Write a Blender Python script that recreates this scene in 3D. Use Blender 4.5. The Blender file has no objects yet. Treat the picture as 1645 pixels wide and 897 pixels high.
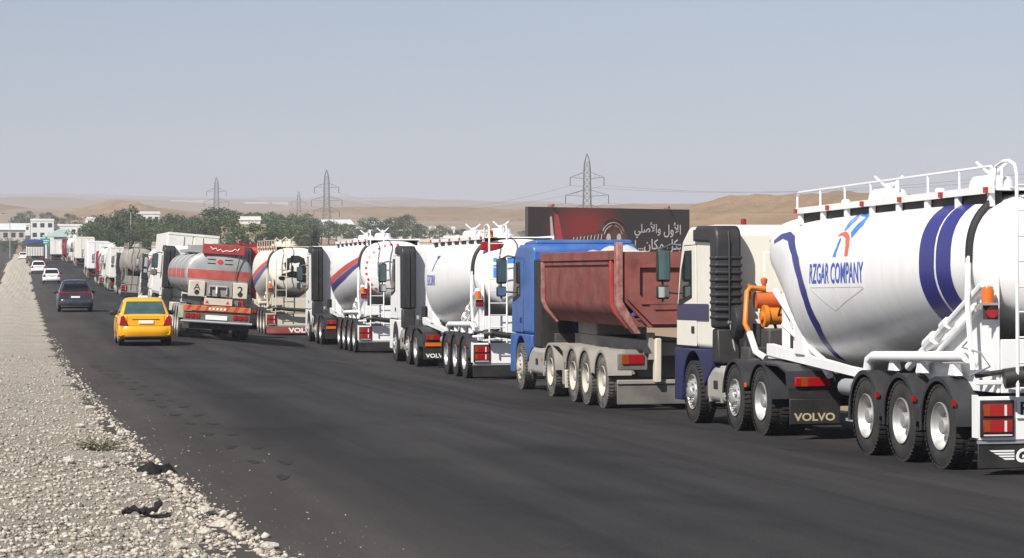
import bpy, bmesh, math, random, bisect
from mathutils import Vector, Matrix, Quaternion
R = math.radians
SC = bpy.context.scene
COL = SC.collection
random.seed(7)

# ------------------------------------------------------------------ camera
CAMZ = 3.0
cam = bpy.data.cameras.new('camera')
cam.sensor_width = 36.0
cam.lens = 36.0 * 3850.0 / 1645.0
cam.clip_start = 0.3
cam.clip_end = 20000
camo = bpy.data.objects.new('camera', cam)
COL.objects.link(camo)
camo.location = (0, 0, CAMZ)
camo.rotation_euler = (R(90 - 0.647), 0, R(-11.517))
SC.camera = camo

# ------------------------------------------------------------------ sky, sun, exposure
SUN_EL, SUN_AZ = R(44), R(-133)          # azimuth from +Y towards +X: behind and to the left
sdir = Vector((math.sin(SUN_AZ) * math.cos(SUN_EL), math.cos(SUN_AZ) * math.cos(SUN_EL), math.sin(SUN_EL)))
w = bpy.data.worlds.new('World')
SC.world = w
w.use_nodes = True
wn = w.node_tree.nodes
wl = w.node_tree.links
bg = wn['Background']
sky = wn.new('ShaderNodeTexSky')
sky.sky_type = 'NISHITA'
sky.sun_disc = False
sky.sun_elevation = SUN_EL
sky.sun_rotation = SUN_AZ
sky.altitude = 400
sky.air_density = 1.0
sky.dust_density = 0.25
sky.ozone_density = 2.0
hs = wn.new('ShaderNodeHueSaturation')
hs.inputs['Saturation'].default_value = 0.60
wl.new(sky.outputs[0], hs.inputs['Color'])
wbal = wn.new('ShaderNodeMixRGB')
wbal.blend_type = 'MULTIPLY'
wbal.inputs[0].default_value = 1.0
wtc = wn.new('ShaderNodeTexCoord')
wno = wn.new('ShaderNodeTexNoise')                        # faint uneven dust haze over the whole sky
wno.inputs['Scale'].default_value = 5.0
wno.inputs['Detail'].default_value = 5
wmp = wn.new('ShaderNodeMapping')
wmp.inputs['Scale'].default_value = (1, 1, 4)
wl.new(wtc.outputs['Generated'], wmp.inputs['Vector'])
wl.new(wmp.outputs[0], wno.inputs['Vector'])
wcr = wn.new('ShaderNodeValToRGB')
wcr.color_ramp.elements[0].position = 0.3
wcr.color_ramp.elements[1].position = 0.7
wcr.color_ramp.elements[0].color = (0.90, 0.945, 1.06, 1)
wcr.color_ramp.elements[1].color = (0.945, 0.975, 1.10, 1)
wl.new(wno.outputs['Fac'], wcr.inputs[0])
wl.new(wcr.outputs[0], wbal.inputs[2])
wl.new(hs.outputs[0], wbal.inputs[1])
wl.new(wbal.outputs[0], bg.inputs['Color'])
bg.inputs['Strength'].default_value = 0.058
sun = bpy.data.lights.new('sun', 'SUN')
sun.energy = 5.0
sun.angle = R(0.6)
sun.color = (1.0, 0.95, 0.87)
suno = bpy.data.objects.new('sun', sun)
COL.objects.link(suno)
suno.rotation_euler = (-sdir).to_track_quat('-Z', 'Y').to_euler()
vs = SC.view_settings
vs.view_transform = 'Standard'
vs.look = 'None'
vs.exposure = 0.45
vs.gamma = 1.0
vs.use_curve_mapping = False
SC.cycles.max_bounces = 6
SC.cycles.volume_bounces = 1
SC.cycles.use_denoising = True

# ------------------------------------------------------------------ materials
MATS = {}
def pm(name, rgb, rough=0.5, metal=0.0, coat=0.0, var=0.08, vs=3.0, dust=0.0, dcol=(0.36, 0.30, 0.23), bump=0.0, bs=40.0, emit=0.0, detail=4, stretch=None, trans=0.0):
    if name in MATS:
        return MATS[name]
    m = bpy.data.materials.new(name)
    m.use_nodes = True
    nt = m.node_tree
    b = nt.nodes['Principled BSDF']
    b.inputs['Roughness'].default_value = rough
    b.inputs['Metallic'].default_value = metal
    b.inputs['Coat Weight'].default_value = coat
    b.inputs['Coat Roughness'].default_value = 0.12
    if trans:
        b.inputs['Transmission Weight'].default_value = trans
    tc = nt.nodes.new('ShaderNodeTexCoord')
    src = tc.outputs['Object']
    if stretch:
        mp = nt.nodes.new('ShaderNodeMapping')
        mp.inputs['Scale'].default_value = stretch
        nt.links.new(src, mp.inputs['Vector'])
        src = mp.outputs[0]
    n = nt.nodes.new('ShaderNodeTexNoise')
    n.inputs['Scale'].default_value = vs
    n.inputs['Detail'].default_value = detail
    nt.links.new(src, n.inputs['Vector'])
    cr = nt.nodes.new('ShaderNodeValToRGB')
    cr.color_ramp.elements[0].position = 0.3
    cr.color_ramp.elements[1].position = 0.7
    cr.color_ramp.elements[0].color = tuple(max(0, c * (1 - var)) for c in rgb) + (1,)
    cr.color_ramp.elements[1].color = tuple(min(1, c * (1 + var)) for c in rgb) + (1,)
    nt.links.new(n.outputs['Fac'], cr.inputs[0])
    out = cr.outputs[0]
    if dust > 0:
        n2 = nt.nodes.new('ShaderNodeTexNoise')
        n2.inputs['Scale'].default_value = vs * 0.6 + 0.7
        n2.inputs['Detail'].default_value = 8
        n2.inputs['Roughness'].default_value = 0.65
        nt.links.new(tc.outputs['Object'], n2.inputs['Vector'])
        mr = nt.nodes.new('ShaderNodeMapRange')
        mr.inputs[1].default_value = 0.40
        mr.inputs[2].default_value = 0.72
        mr.inputs[3].default_value = 0.15 * dust
        mr.inputs[4].default_value = dust
        nt.links.new(n2.outputs['Fac'], mr.inputs[0])
        mx = nt.nodes.new('ShaderNodeMixRGB')
        nt.links.new(mr.outputs[0], mx.inputs[0])
        nt.links.new(out, mx.inputs[1])
        mx.inputs[2].default_value = dcol + (1,)
        out = mx.outputs[0]
        ra = nt.nodes.new('ShaderNodeMath')
        ra.operation = 'MULTIPLY_ADD'
        ra.inputs[1].default_value = 0.5
        ra.inputs[2].default_value = rough
        ra.use_clamp = True
        nt.links.new(mr.outputs[0], ra.inputs[0])
        nt.links.new(ra.outputs[0], b.inputs['Roughness'])
    nt.links.new(out, b.inputs['Base Color'])
    if emit:
        b.inputs['Emission Color'].default_value = rgb + (1,)
        b.inputs['Emission Strength'].default_value = emit
    if bump:
        n3 = nt.nodes.new('ShaderNodeTexNoise')
        n3.inputs['Scale'].default_value = bs
        n3.inputs['Detail'].default_value = 6
        nt.links.new(tc.outputs['Object'], n3.inputs['Vector'])
        bp = nt.nodes.new('ShaderNodeBump')
        bp.inputs['Strength'].default_value = bump
        bp.inputs['Distance'].default_value = 0.02
        nt.links.new(n3.outputs['Fac'], bp.inputs['Height'])
        nt.links.new(bp.outputs[0], b.inputs['Normal'])
    MATS[name] = m
    return m

WHITE = pm('white paint', (0.80, 0.80, 0.80), 0.42, coat=0.06, var=0.045, vs=2.0, dust=0.10, dcol=(.55, .52, .47), stretch=(2.5, 2.5, .35))
WHITE2 = pm('dusty white paint', (0.74, 0.73, 0.70), 0.4, var=0.04, dust=0.28)
CREAM = pm('cream paint', (0.80, 0.775, 0.69), 0.35, coat=0.2, var=0.03, dust=0.10)
CREAM2 = pm('dusty cream paint', (0.62, 0.57, 0.47), 0.5, var=0.08, dust=0.4)
BLUE = pm('blue cab paint', (0.024, 0.105, 0.36), 0.42, coat=0.2, var=0.12, dust=0.22, dcol=(.26, .27, .28))
NAVY = pm('navy paint', (0.012, 0.018, 0.085), 0.35, coat=0.3, var=0.05, dust=0.02)
STRIPE = pm('blue stripe vinyl', (0.030, 0.032, 0.20), 0.35, var=0.04, dust=0.04)
SKYBLUE = pm('light blue vinyl', (0.06, 0.22, 0.72), 0.4, var=0.03)
LOGOBLUE = pm('lettering blue vinyl', (0.05, 0.10, 0.46), 0.4, var=0.12, vs=9)
CORAL = pm('coral red vinyl', (0.80, 0.13, 0.06), 0.4, var=0.04)
RED = pm('red paint', (0.52, 0.03, 0.035), 0.4, var=0.1, dust=0.15)
REDV = pm('red vinyl', (0.55, 0.04, 0.04), 0.4, var=0.1)
MAROON = pm('worn maroon steel', (0.20, 0.045, 0.038), 0.6, var=0.3, vs=2.6, dust=0.45, dcol=(0.29, 0.145, 0.12), bump=0.5, bs=6)
MAROON2 = pm('chipped maroon edge', (0.24, 0.055, 0.05), 0.65, var=0.3, vs=9, dust=0.75, dcol=(0.45, 0.31, 0.26), bump=0.3, bs=30)
REDSTEEL = pm('red primer steel', (0.36, 0.03, 0.03), 0.55, var=0.2, dust=0.2)
BLACK = pm('black plastic', (0.012, 0.0125, 0.014), 0.5, var=0.2, vs=4, dust=0.06)
DGREY = pm('dark grey plastic', (0.019, 0.021, 0.026), 0.5, var=0.12, dust=0.06)
RUBBER = pm('tyre rubber', (0.018, 0.018, 0.018), 0.8, var=0.2, vs=6, dust=0.25, dcol=(0.10, 0.09, 0.08), bump=0.1)
RUBBERD = pm('dusty tyre rubber', (0.05, 0.048, 0.045), 0.85, var=0.2, vs=6, dust=0.6, dcol=(0.30, 0.27, 0.23), bump=0.1)
STEEL = pm('rim steel', (0.50, 0.50, 0.50), 0.36, metal=0.55, var=0.12, dust=0.30)
STEELD = pm('dusty rim', (0.50, 0.47, 0.42), 0.6, metal=0.1, var=0.12, dust=0.5)
GALV = pm('galvanised steel', (0.42, 0.43, 0.44), 0.5, metal=0.5, var=0.1, dust=0.2)
ALU = pm('aluminium tank', (0.50, 0.48, 0.45), 0.42, metal=0.45, var=0.1, dust=0.35)
CHASSIS = pm('chassis steel', (0.03, 0.03, 0.032), 0.6, var=0.25, dust=0.35, dcol=(0.18, 0.155, 0.125))
DUSTY = pm('dusty grey steel', (0.25, 0.235, 0.215), 0.65, var=0.12, dust=0.5, dcol=(0.38, 0.33, 0.27))
DUSTYB = pm('dusty mud flap', (0.10, 0.097, 0.09), 0.7, var=0.2, dust=0.5, dcol=(0.26, 0.24, 0.21))
GLASS = pm('tinted glass', (0.012, 0.016, 0.018), 0.06, coat=0.6, var=0.1)
GLASST = pm('greenish rear glass', (0.045, 0.085, 0.092), 0.12, coat=0.6, var=0.3, vs=2)
MIRROR = pm('mirror glass', (0.55, 0.6, 0.62), 0.08, metal=1.0, var=0.02)
LRED = pm('red lens', (0.30, 0.008, 0.010), 0.18, coat=0.5, var=0.1)
LORANGE = pm('orange lens', (0.62, 0.13, 0.008), 0.2, coat=0.5, var=0.05)
LAMBER = pm('dull amber lens', (0.26, 0.05, 0.006), 0.2, coat=0.4, var=0.1)
LWHITE = pm('clear lens', (0.65, 0.65, 0.65), 0.15, coat=0.5, var=0.05)
ORANGE = pm('orange machine paint', (0.62, 0.19, 0.01), 0.45, var=0.08, dust=0.15)
ORANGER = pm('orange red machine paint', (0.50, 0.10, 0.015), 0.5, var=0.15, dust=0.2)
GOLD = pm('tan lettering', (0.42, 0.35, 0.22), 0.6, var=0.08)
PLATE = pm('number plate', (0.78, 0.78, 0.76), 0.5, var=0.03)
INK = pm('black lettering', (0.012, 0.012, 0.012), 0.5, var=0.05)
YELLOW = pm('taxi paint', (0.88, 0.40, 0.005), 0.30, coat=0.6, var=0.02, dust=0.04)
CARWHITE = pm('white car paint', (0.82, 0.82, 0.82), 0.25, coat=0.6, var=0.02)
CARDARK = pm('dark blue car paint', (0.022, 0.026, 0.045), 0.25, coat=0.7, var=0.05, dust=0.08)
CHROME = pm('chrome', (0.75, 0.75, 0.75), 0.15, metal=1.0, var=0.02)
TARPBLUE = pm('blue tarpaulin', (0.03, 0.07, 0.30), 0.7, var=0.2)
TARPRED = pm('dark red tarpaulin', (0.20, 0.012, 0.015), 0.8, var=0.25)
TARPGREY = pm('pale tarpaulin', (0.44, 0.46, 0.47), 0.8, var=0.2, vs=5, dust=0.5, dcol=(.5, .42, .32), bump=.6, bs=18)
LATT = pm('lattice steel', (0.20, 0.20, 0.20), 0.6, metal=0.3, var=0.1)
CONC = pm('concrete wall', (0.52, 0.49, 0.43), 0.9, var=0.1, vs=0.6)
BWHITE = pm('white render wall', (0.74, 0.73, 0.70), 0.85, var=0.05, vs=0.5)
TANW = pm('tan block wall', (0.40, 0.31, 0.22), 0.9, var=0.12, vs=0.5)
WIN = pm('window glass', (0.03, 0.035, 0.04), 0.15, var=0.3, vs=0.4)
SHEET = pm('pale sheet roof', (0.62, 0.64, 0.64), 0.5, var=0.06, vs=0.3)
TEAL = pm('pale teal roof', (0.50, 0.62, 0.60), 0.6, var=0.05, vs=0.4)
GREENSIGN = pm('green sign', (0.01, 0.30, 0.25), 0.5, var=0.1)
BARK = pm('bark', (0.10, 0.075, 0.055), 0.9, var=0.3)

# ------------------------------------------------------------------ mesh helpers
class MB:
    def __init__(s):
        s.v, s.f = [], []
    def add(s, v, f):
        n = len(s.v)
        s.v += [tuple(p) for p in v]
        s.f += [tuple(i + n for i in q) for q in f]
        return s
    def box(s, x0, x1, y0, y1, z0, z1):
        if x0 > x1: x0, x1 = x1, x0
        if y0 > y1: y0, y1 = y1, y0
        if z0 > z1: z0, z1 = z1, z0
        v = [(x0, y0, z0), (x1, y0, z0), (x1, y1, z0), (x0, y1, z0), (x0, y0, z1), (x1, y0, z1), (x1, y1, z1), (x0, y1, z1)]
        return s.add(v, [(0, 3, 2, 1), (4, 5, 6, 7), (0, 1, 5, 4), (1, 2, 6, 5), (2, 3, 7, 6), (3, 0, 4, 7)])
    def prism(s, prof, a0, a1, axis='x'):
        """prof: list of 2D points; axis x -> (y,z), y -> (x,z), z -> (x,y)"""
        def P(a, p):
            return (a, p[0], p[1]) if axis == 'x' else (p[0], a, p[1]) if axis == 'y' else (p[0], p[1], a)
        n = len(prof)
        v = [P(a0, p) for p in prof] + [P(a1, p) for p in prof]
        f = [tuple(range(n))[::-1], tuple(range(n, 2 * n))] + [(i, (i + 1) % n, n + (i + 1) % n, n + i) for i in range(n)]
        return s.add(v, f)
    def tube(s, pts, r, n=8, cap=True):
        pts = [Vector(p) for p in pts]
        rs = r if isinstance(r, (list, tuple)) else [r] * len(pts)
        v, f = [], []
        up = None
        for i, p in enumerate(pts):
            d = (pts[min(i + 1, len(pts) - 1)] - pts[max(i - 1, 0)]).normalized()
            if up is None:
                up = Vector((0, 0, 1)) if abs(d.z) < 0.9 else Vector((1, 0, 0))
            a = d.cross(up)
            if a.length < 1e-4:
                a = d.cross(Vector((0, 1, 0.3)))
            a.normalize()
            b = a.cross(d).normalized()
            up = b
            for k in range(n):
                t = 2 * math.pi * k / n
                v.append(p + (a * math.cos(t) + b * math.sin(t)) * rs[i])
        for i in range(len(pts) - 1):
            for k in range(n):
                f.append((i * n + k, i * n + (k + 1) % n, (i + 1) * n + (k + 1) % n, (i + 1) * n + k))
        if cap:
            f.append(tuple(range(n))[::-1])
            f.append(tuple(range((len(pts) - 1) * n, len(pts) * n)))
        return s.add(v, f)
    def lathe_x(s, prof, n=36, cy=0, cz=0, a0=0, a1=2 * math.pi):
        """prof: (x, r) points revolved round the x axis"""
        full = abs(a1 - a0 - 2 * math.pi) < 1e-6
        m = n if full else n + 1
        v, f = [], []
        for k in range(m):
            t = a0 + (a1 - a0) * k / n
            for (x, r) in prof:
                v.append((x, cy + r * math.cos(t), cz + r * math.sin(t)))
        q = len(prof)
        for k in range(n):
            for i in range(q - 1):
                a, b = k * q + i, ((k + 1) % m) * q + i
                f.append((a, a + 1, b + 1, b))
        return s.add(v, f)
    def lathe_z(s, prof, n=16, cx=0, cy=0):
        v, f = [], []
        for k in range(n):
            t = 2 * math.pi * k / n
            for (r, z) in prof:
                v.append((cx + r * math.cos(t), cy + r * math.sin(t), z))
        q = len(prof)
        for k in range(n):
            for i in range(q - 1):
                a, b = k * q + i, ((k + 1) % n) * q + i
                f.append((a, b, b + 1, a + 1))
        f.append(tuple(k * q for k in range(n))[::-1])
        f.append(tuple(k * q + q - 1 for k in range(n)))
        return s.add(v, f)
    def loft(s, secs, cap=True, closed=True):
        q = len(secs[0])
        v = [p for sec in secs for p in sec]
        f = []
        for i in range(len(secs) - 1):
            for k in range(q if closed else q - 1):
                f.append((i * q + k, i * q + (k + 1) % q, (i + 1) * q + (k + 1) % q, (i + 1) * q + k))
        if cap:
            f.append(tuple(range(q))[::-1])
            f.append(tuple(range((len(secs) - 1) * q, len(secs) * q)))
        return s.add(v, f)
    def arc(s, cy, cz, r, t, x0, x1, a0, a1, n=14, lip=0.0):
        """curved plate round an x axis: mudguard"""
        v, f = [], []
        for k in range(n + 1):
            a = a0 + (a1 - a0) * k / n
            ca, sa = math.cos(a), math.sin(a)
            for (x, rr) in ((x0, r - lip), (x0, r + t), (x1, r + t), (x1, r - lip), (x1 - 0.015 * (1 if x1 > x0 else -1), r - lip), (x1 - 0.015 * (1 if x1 > x0 else -1), r), (x0 + 0.015 * (1 if x1 > x0 else -1), r), (x0 + 0.015 * (1 if x1 > x0 else -1), r - lip)):
                v.append((x, cy + rr * ca, cz + rr * sa))
        q = 8
        for k in range(n):
            for i in range(q):
                f.append((k * q + i, k * q + (i + 1) % q, (k + 1) * q + (i + 1) % q, (k + 1) * q + i))
        f.append(tuple(range(q))[::-1])
        f.append(tuple(range(n * q, n * q + q)))
        return s.add(v, f)
    def mesh(s, name, mat, smooth=35):
        me = bpy.data.meshes.new(name)
        me.from_pydata(s.v, [], s.f)
        bm = bmesh.new()
        bm.from_mesh(me)
        bmesh.ops.recalc_face_normals(bm, faces=bm.faces)
        bm.to_mesh(me)
        bm.free()
        if mat:
            me.materials.append(mat)
        if smooth:
            for p in me.polygons:
                p.use_smooth = True
            me.set_sharp_from_angle(angle=R(smooth))
        return me
    def obj(s, name, mat, parent=None, loc=None, bevel=0, smooth=35, seg=2):
        o = bpy.data.objects.new(name, s.mesh(name, mat, smooth))
        return put(o, parent, loc, bevel, seg)

def put(o, parent=None, loc=None, bevel=0, seg=2):
    COL.objects.link(o)
    if parent is not None:
        o.parent = parent
    if loc is not None:
        o.location = loc
    if bevel:
        md = o.modifiers.new('bevel', 'BEVEL')
        md.width = bevel
        md.segments = seg
        md.limit_method = 'ANGLE'
        md.angle_limit = R(40)
        md.harden_normals = False
    return o

def inst(name, me, parent=None, loc=None):
    return put(bpy.data.objects.new(name, me), parent, loc)

def thing(name, label, cat, loc=(0, 0, 0), rz=0.0, group=None):
    o = bpy.data.objects.new(name, None)
    o.empty_display_size = 0.3
    COL.objects.link(o)
    o.location = loc
    o.rotation_euler = (0, 0, rz)
    return tag(o, label, cat, group)

def tag(o, label=None, cat=None, group=None, kind=None):
    if label: o['label'] = label
    if cat: o['category'] = cat
    if group: o['group'] = group
    if kind: o['kind'] = kind
    return o

def copy_tree(o, parent=None):
    c = o.copy()
    COL.objects.link(c)
    c.parent = parent
    for ch in list(o.children):
        copy_tree(ch, c)
    return c

def text_polys(body, bold=0.0, shear=0.0):
    """flat text as (verts2d, faces) normalised to a unit box"""
    cu = bpy.data.curves.new('lettering', 'FONT')
    cu.body = body
    cu.offset = bold
    cu.shear = shear
    cu.resolution_u = 3
    o = bpy.data.objects.new('lettering', cu)
    COL.objects.link(o)
    bpy.context.view_layer.update()
    me = o.evaluated_get(bpy.context.evaluated_depsgraph_get()).to_mesh()
    v = [(p.co.x, p.co.y) for p in me.vertices]
    f = [tuple(p.vertices) for p in me.polygons]
    o.to_mesh_clear()
    bpy.data.objects.remove(o)
    bpy.data.curves.remove(cu)
    x0, x1 = min(p[0] for p in v), max(p[0] for p in v)
    y0, y1 = min(p[1] for p in v), max(p[1] for p in v)
    return [((a - x0) / (x1 - x0), (b - y0) / (y1 - y0)) for a, b in v], f

def smooth(a, b, x):
    t = max(0.0, min(1.0, (x - a) / (b - a)))
    return t * t * (3 - 2 * t)

def interp(xs, ys, x):
    if x <= xs[0]: return ys[0]
    if x >= xs[-1]: return ys[-1]
    i = bisect.bisect(xs, x) - 1
    h = xs[i + 1] - xs[i]
    t = (x - xs[i]) / h
    def m(k):
        if k == 0: return (ys[1] - ys[0]) / (xs[1] - xs[0])
        if k == len(xs) - 1: return (ys[-1] - ys[-2]) / (xs[-1] - xs[-2])
        d0 = (ys[k] - ys[k - 1]) / (xs[k] - xs[k - 1]); d1 = (ys[k + 1] - ys[k]) / (xs[k + 1] - xs[k])
        return 0 if d0 * d1 <= 0 else 2 * d0 * d1 / (d0 + d1)
    m0, m1 = m(i) * h, m(i + 1) * h
    return (2 * t**3 - 3 * t**2 + 1) * ys[i] + (t**3 - 2 * t**2 + t) * m0 + (-2 * t**3 + 3 * t**2) * ys[i + 1] + (t**3 - t**2) * m1

# ------------------------------------------------------------------ the ground
GY = [-80, 0, 15, 30, 75, 125, 200, 250, 290, 344, 420, 500, 600, 700, 850, 1500, 2500, 3500, 5000, 6500, 8500]
GD = [1.7, 1.80, 1.98, 2.22, 2.93, 3.12, 3.22, 3.12, 2.52, 1.65, 1.55, 1.5, 0.6, -1.5, -5.0, -20, -45, -70, -104, -140, -120]
TY = [-80, 0, 28, 39, 46, 54, 61, 73, 82, 96, 130, 180, 230, 300, 344]
TD = [0.4, 0.45, 0.50, 0.52, 0.56, 0.48, 0.48, 0.42, 0.48, 0.53, 0.52, 0.40, 0.25, 0.12, 0.0]
def G(x, y):
    d = interp(GY, GD, y)
    d += interp(TY, TD, y) * smooth(5.0, 11.0, x)
    return CAMZ - d
def hnoise(x, y, s=1.0):
    return (math.sin(x * 0.013 * s + 1.3) * math.cos(y * 0.0117 * s + 0.4) + 0.5 * math.sin(x * 0.031 * s + y * 0.027 * s) + 0.25 * math.sin(x * 0.071 * s - y * 0.063 * s + 2.0))
def terrain(x, y):
    z = G(x, y) - 0.10
    far = smooth(500, 2200, y)
    z += far * 7.0 * hnoise(x, y, 0.35)
    z -= smooth(900, 3500, y) * 26.0 * smooth(150, 900, x - 0.12 * y)      # the ridge falls away towards the right
    z -= 0.5 * smooth(15.5, 19, x) * (1 - smooth(300, 500, y))
    return z

def sheet(name, xs, ys, fz, mat, kind='structure', parent=None):
    v = [(x, y, fz(x, y)) for y in ys for x in xs]
    n = len(xs)
    f = [(j * n + i, j * n + i + 1, (j + 1) * n + i + 1, (j + 1) * n + i) for j in range(len(ys) - 1) for i in range(n - 1)]
    me = bpy.data.meshes.new(name)
    me.from_pydata(v, [], f)
    me.materials.append(mat)
    for p in me.polygons:
        p.use_smooth = True
    o = put(bpy.data.objects.new(name, me), parent)
    if kind: o['kind'] = kind
    return o

def ground_mat(name, c1, c2, c3, s1, s2, bump=0.0, bs=30, rough=0.95, dist=0.05):
    m = bpy.data.materials.new(name)
    m.use_nodes = True
    nt = m.node_tree
    b = nt.nodes['Principled BSDF']
    b.inputs['Roughness'].default_value = rough
    b.inputs['Specular IOR Level'].default_value = 0.25
    tc = nt.nodes.new('ShaderNodeTexCoord')
    na = nt.nodes.new('ShaderNodeTexNoise'); na.inputs['Scale'].default_value = s1; na.inputs['Detail'].default_value = 6
    nb = nt.nodes.new('ShaderNodeTexNoise'); nb.inputs['Scale'].default_value = s2; nb.inputs['Detail'].default_value = 8; nb.inputs['Roughness'].default_value = 0.7
    for q in (na, nb): nt.links.new(tc.outputs['Object'], q.inputs['Vector'])
    r1 = nt.nodes.new('ShaderNodeValToRGB')
    r1.color_ramp.elements[0].position = 0.35; r1.color_ramp.elements[1].position = 0.65
    r1.color_ramp.elements[0].color = c1 + (1,); r1.color_ramp.elements[1].color = c2 + (1,)
    nt.links.new(na.outputs['Fac'], r1.inputs[0])
    mr = nt.nodes.new('ShaderNodeMapRange'); mr.inputs[1].default_value = 0.45; mr.inputs[2].default_value = 0.7
    nt.links.new(nb.outputs['Fac'], mr.inputs[0])
    mx = nt.nodes.new('ShaderNodeMixRGB')
    nt.links.new(mr.outputs[0], mx.inputs[0]); nt.links.new(r1.outputs[0], mx.inputs[1]); mx.inputs[2].default_value = c3 + (1,)
    nt.links.new(mx.outputs[0], b.inputs['Base Color'])
    if bump:
        nc = nt.nodes.new('ShaderNodeTexNoise'); nc.inputs['Scale'].default_value = bs; nc.inputs['Detail'].default_value = 8; nc.inputs['Roughness'].default_value = 0.75
        nt.links.new(tc.outputs['Object'], nc.inputs['Vector'])
        bp = nt.nodes.new('ShaderNodeBump'); bp.inputs['Strength'].default_value = bump; bp.inputs['Distance'].default_value = dist
        nt.links.new(nc.outputs['Fac'], bp.inputs['Height']); nt.links.new(bp.outputs[0], b.inputs['Normal'])
    return m

SAND = ground_mat('dry plain', (0.27, 0.20, 0.13), (0.32, 0.245, 0.165), (0.20, 0.17, 0.11), 0.012, 0.05)
HILLM = ground_mat('dry hillside', (0.29, 0.19, 0.10), (0.35, 0.24, 0.13), (0.215, 0.15, 0.083), 0.02, 0.11, 0.8, 0.09, dist=4.0)
GRAVELM = ground_mat('gravel bed', (0.43, 0.385, 0.32), (0.51, 0.46, 0.39), (0.33, 0.295, 0.245), 0.8, 26.0, 1.0, 60)

def asphalt():
    m = bpy.data.materials.new('asphalt')
    m.use_nodes = True
    nt = m.node_tree
    b = nt.nodes['Principled BSDF']
    b.inputs['Roughness'].default_value = 0.82
    b.inputs['Specular IOR Level'].default_value = 0.16
    tc = nt.nodes.new('ShaderNodeTexCoord')
    def noise(scale, stretch=(1, 1, 1), detail=6, rough=0.6):
        mp = nt.nodes.new('ShaderNodeMapping'); mp.inputs['Scale'].default_value = stretch
        n = nt.nodes.new('ShaderNodeTexNoise'); n.inputs['Scale'].default_value = scale; n.inputs['Detail'].default_value = detail; n.inputs['Roughness'].default_value = rough
        nt.links.new(tc.outputs['Object'], mp.inputs['Vector']); nt.links.new(mp.outputs[0], n.inputs['Vector'])
        return n.outputs['Fac']
    def ramp(src, c0, c1, p0=0.35, p1=0.65):
        r = nt.nodes.new('ShaderNodeValToRGB')
        r.color_ramp.elements[0].position = p0; r.color_ramp.elements[1].position = p1
        r.color_ramp.elements[0].color = c0 + (1,); r.color_ramp.elements[1].color = c1 + (1,)
        nt.links.new(src, r.inputs[0]); return r.outputs[0]
    def mul(a, c):
        x = nt.nodes.new('ShaderNodeMixRGB'); x.blend_type = 'MULTIPLY'; x.inputs[0].default_value = 1.0
        nt.links.new(a, x.inputs[1]); nt.links.new(c, x.inputs[2]); return x.outputs[0]
    base = ramp(noise(0.22, (1, 0.35, 1)), (0.029, 0.0277, 0.028), (0.043, 0.0413, 0.0412))
    streak = ramp(noise(0.9, (1.6, 0.05, 1), 4), (0.70, 0.70, 0.71), (1.18, 1.18, 1.17))
    blot = ramp(noise(0.45, (0.7, 0.7, 1), 3), (0.68, 0.68, 0.70), (1, 1, 1), 0.30, 0.46)
    grain = ramp(noise(70.0, (1, 1, 1), 3, 0.8), (0.58, 0.58, 0.58), (1.50, 1.48, 1.45))
    col = mul(mul(mul(base, streak), blot), grain)
    sep = nt.nodes.new('ShaderNodeSeparateXYZ'); nt.links.new(tc.outputs['Object'], sep.inputs[0])
    mr = nt.nodes.new('ShaderNodeMapRange'); mr.inputs[1].default_value = 1.0; mr.inputs[2].default_value = 3.4; mr.inputs[3].default_value = 0.42; mr.inputs[4].default_value = 0.0
    nt.links.new(sep.outputs['X'], mr.inputs[0])
    dm = nt.nodes.new('ShaderNodeMath'); dm.operation = 'MULTIPLY'
    nt.links.new(mr.outputs[0], dm.inputs[0]); nt.links.new(noise(1.3, (1, 0.3, 1), 8, 0.7), dm.inputs[1])
    mx = nt.nodes.new('ShaderNodeMixRGB'); nt.links.new(dm.outputs[0], mx.inputs[0]); nt.links.new(col, mx.inputs[1]); mx.inputs[2].default_value = (0.20, 0.172, 0.142, 1)
    nt.links.new(mx.outputs[0], b.inputs['Base Color'])
    bp = nt.nodes.new('ShaderNodeBump'); bp.inputs['Strength'].default_value = 0.55; bp.inputs['Distance'].default_value = 0.012
    nt.links.new(noise(110.0, (1, 1, 1), 4, 0.8), bp.inputs['Height']); nt.links.new(bp.outputs[0], b.inputs['Normal'])
    return m
ASPHALT = asphalt()

def frange(a, b, step):
    n = max(1, int(round((b - a) / step)))
    return [a + (b - a) * i / n for i in range(n + 1)]
ys_far = frange(-80, 0, 10) + frange(4, 360, 4) + frange(370, 900, 15) + frange(940, 2200, 40) + frange(2300, 8400, 100)
xs_far = [-2500, -1800, -1200, -800, -500, -300, -180, -100, -60, -35, -20, -12] + frange(-8, 20, 2) + frange(24, 60, 6) + frange(75, 300, 15) + frange(330, 1200, 30) + frange(1300, 4000, 120)
sheet('plain', xs_far, ys_far, terrain, SAND)

def edge_x(y):
    """edge between gravel and asphalt"""
    return interp([0, 10, 16, 20, 25, 30, 45, 70, 400, 7000], [2.3, 1.90, 1.53, 1.38, 1.24, 1.15, 1.04, 0.98, 0.95, 0.95], y)
def road_curve(y):
    return 0.0
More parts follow.
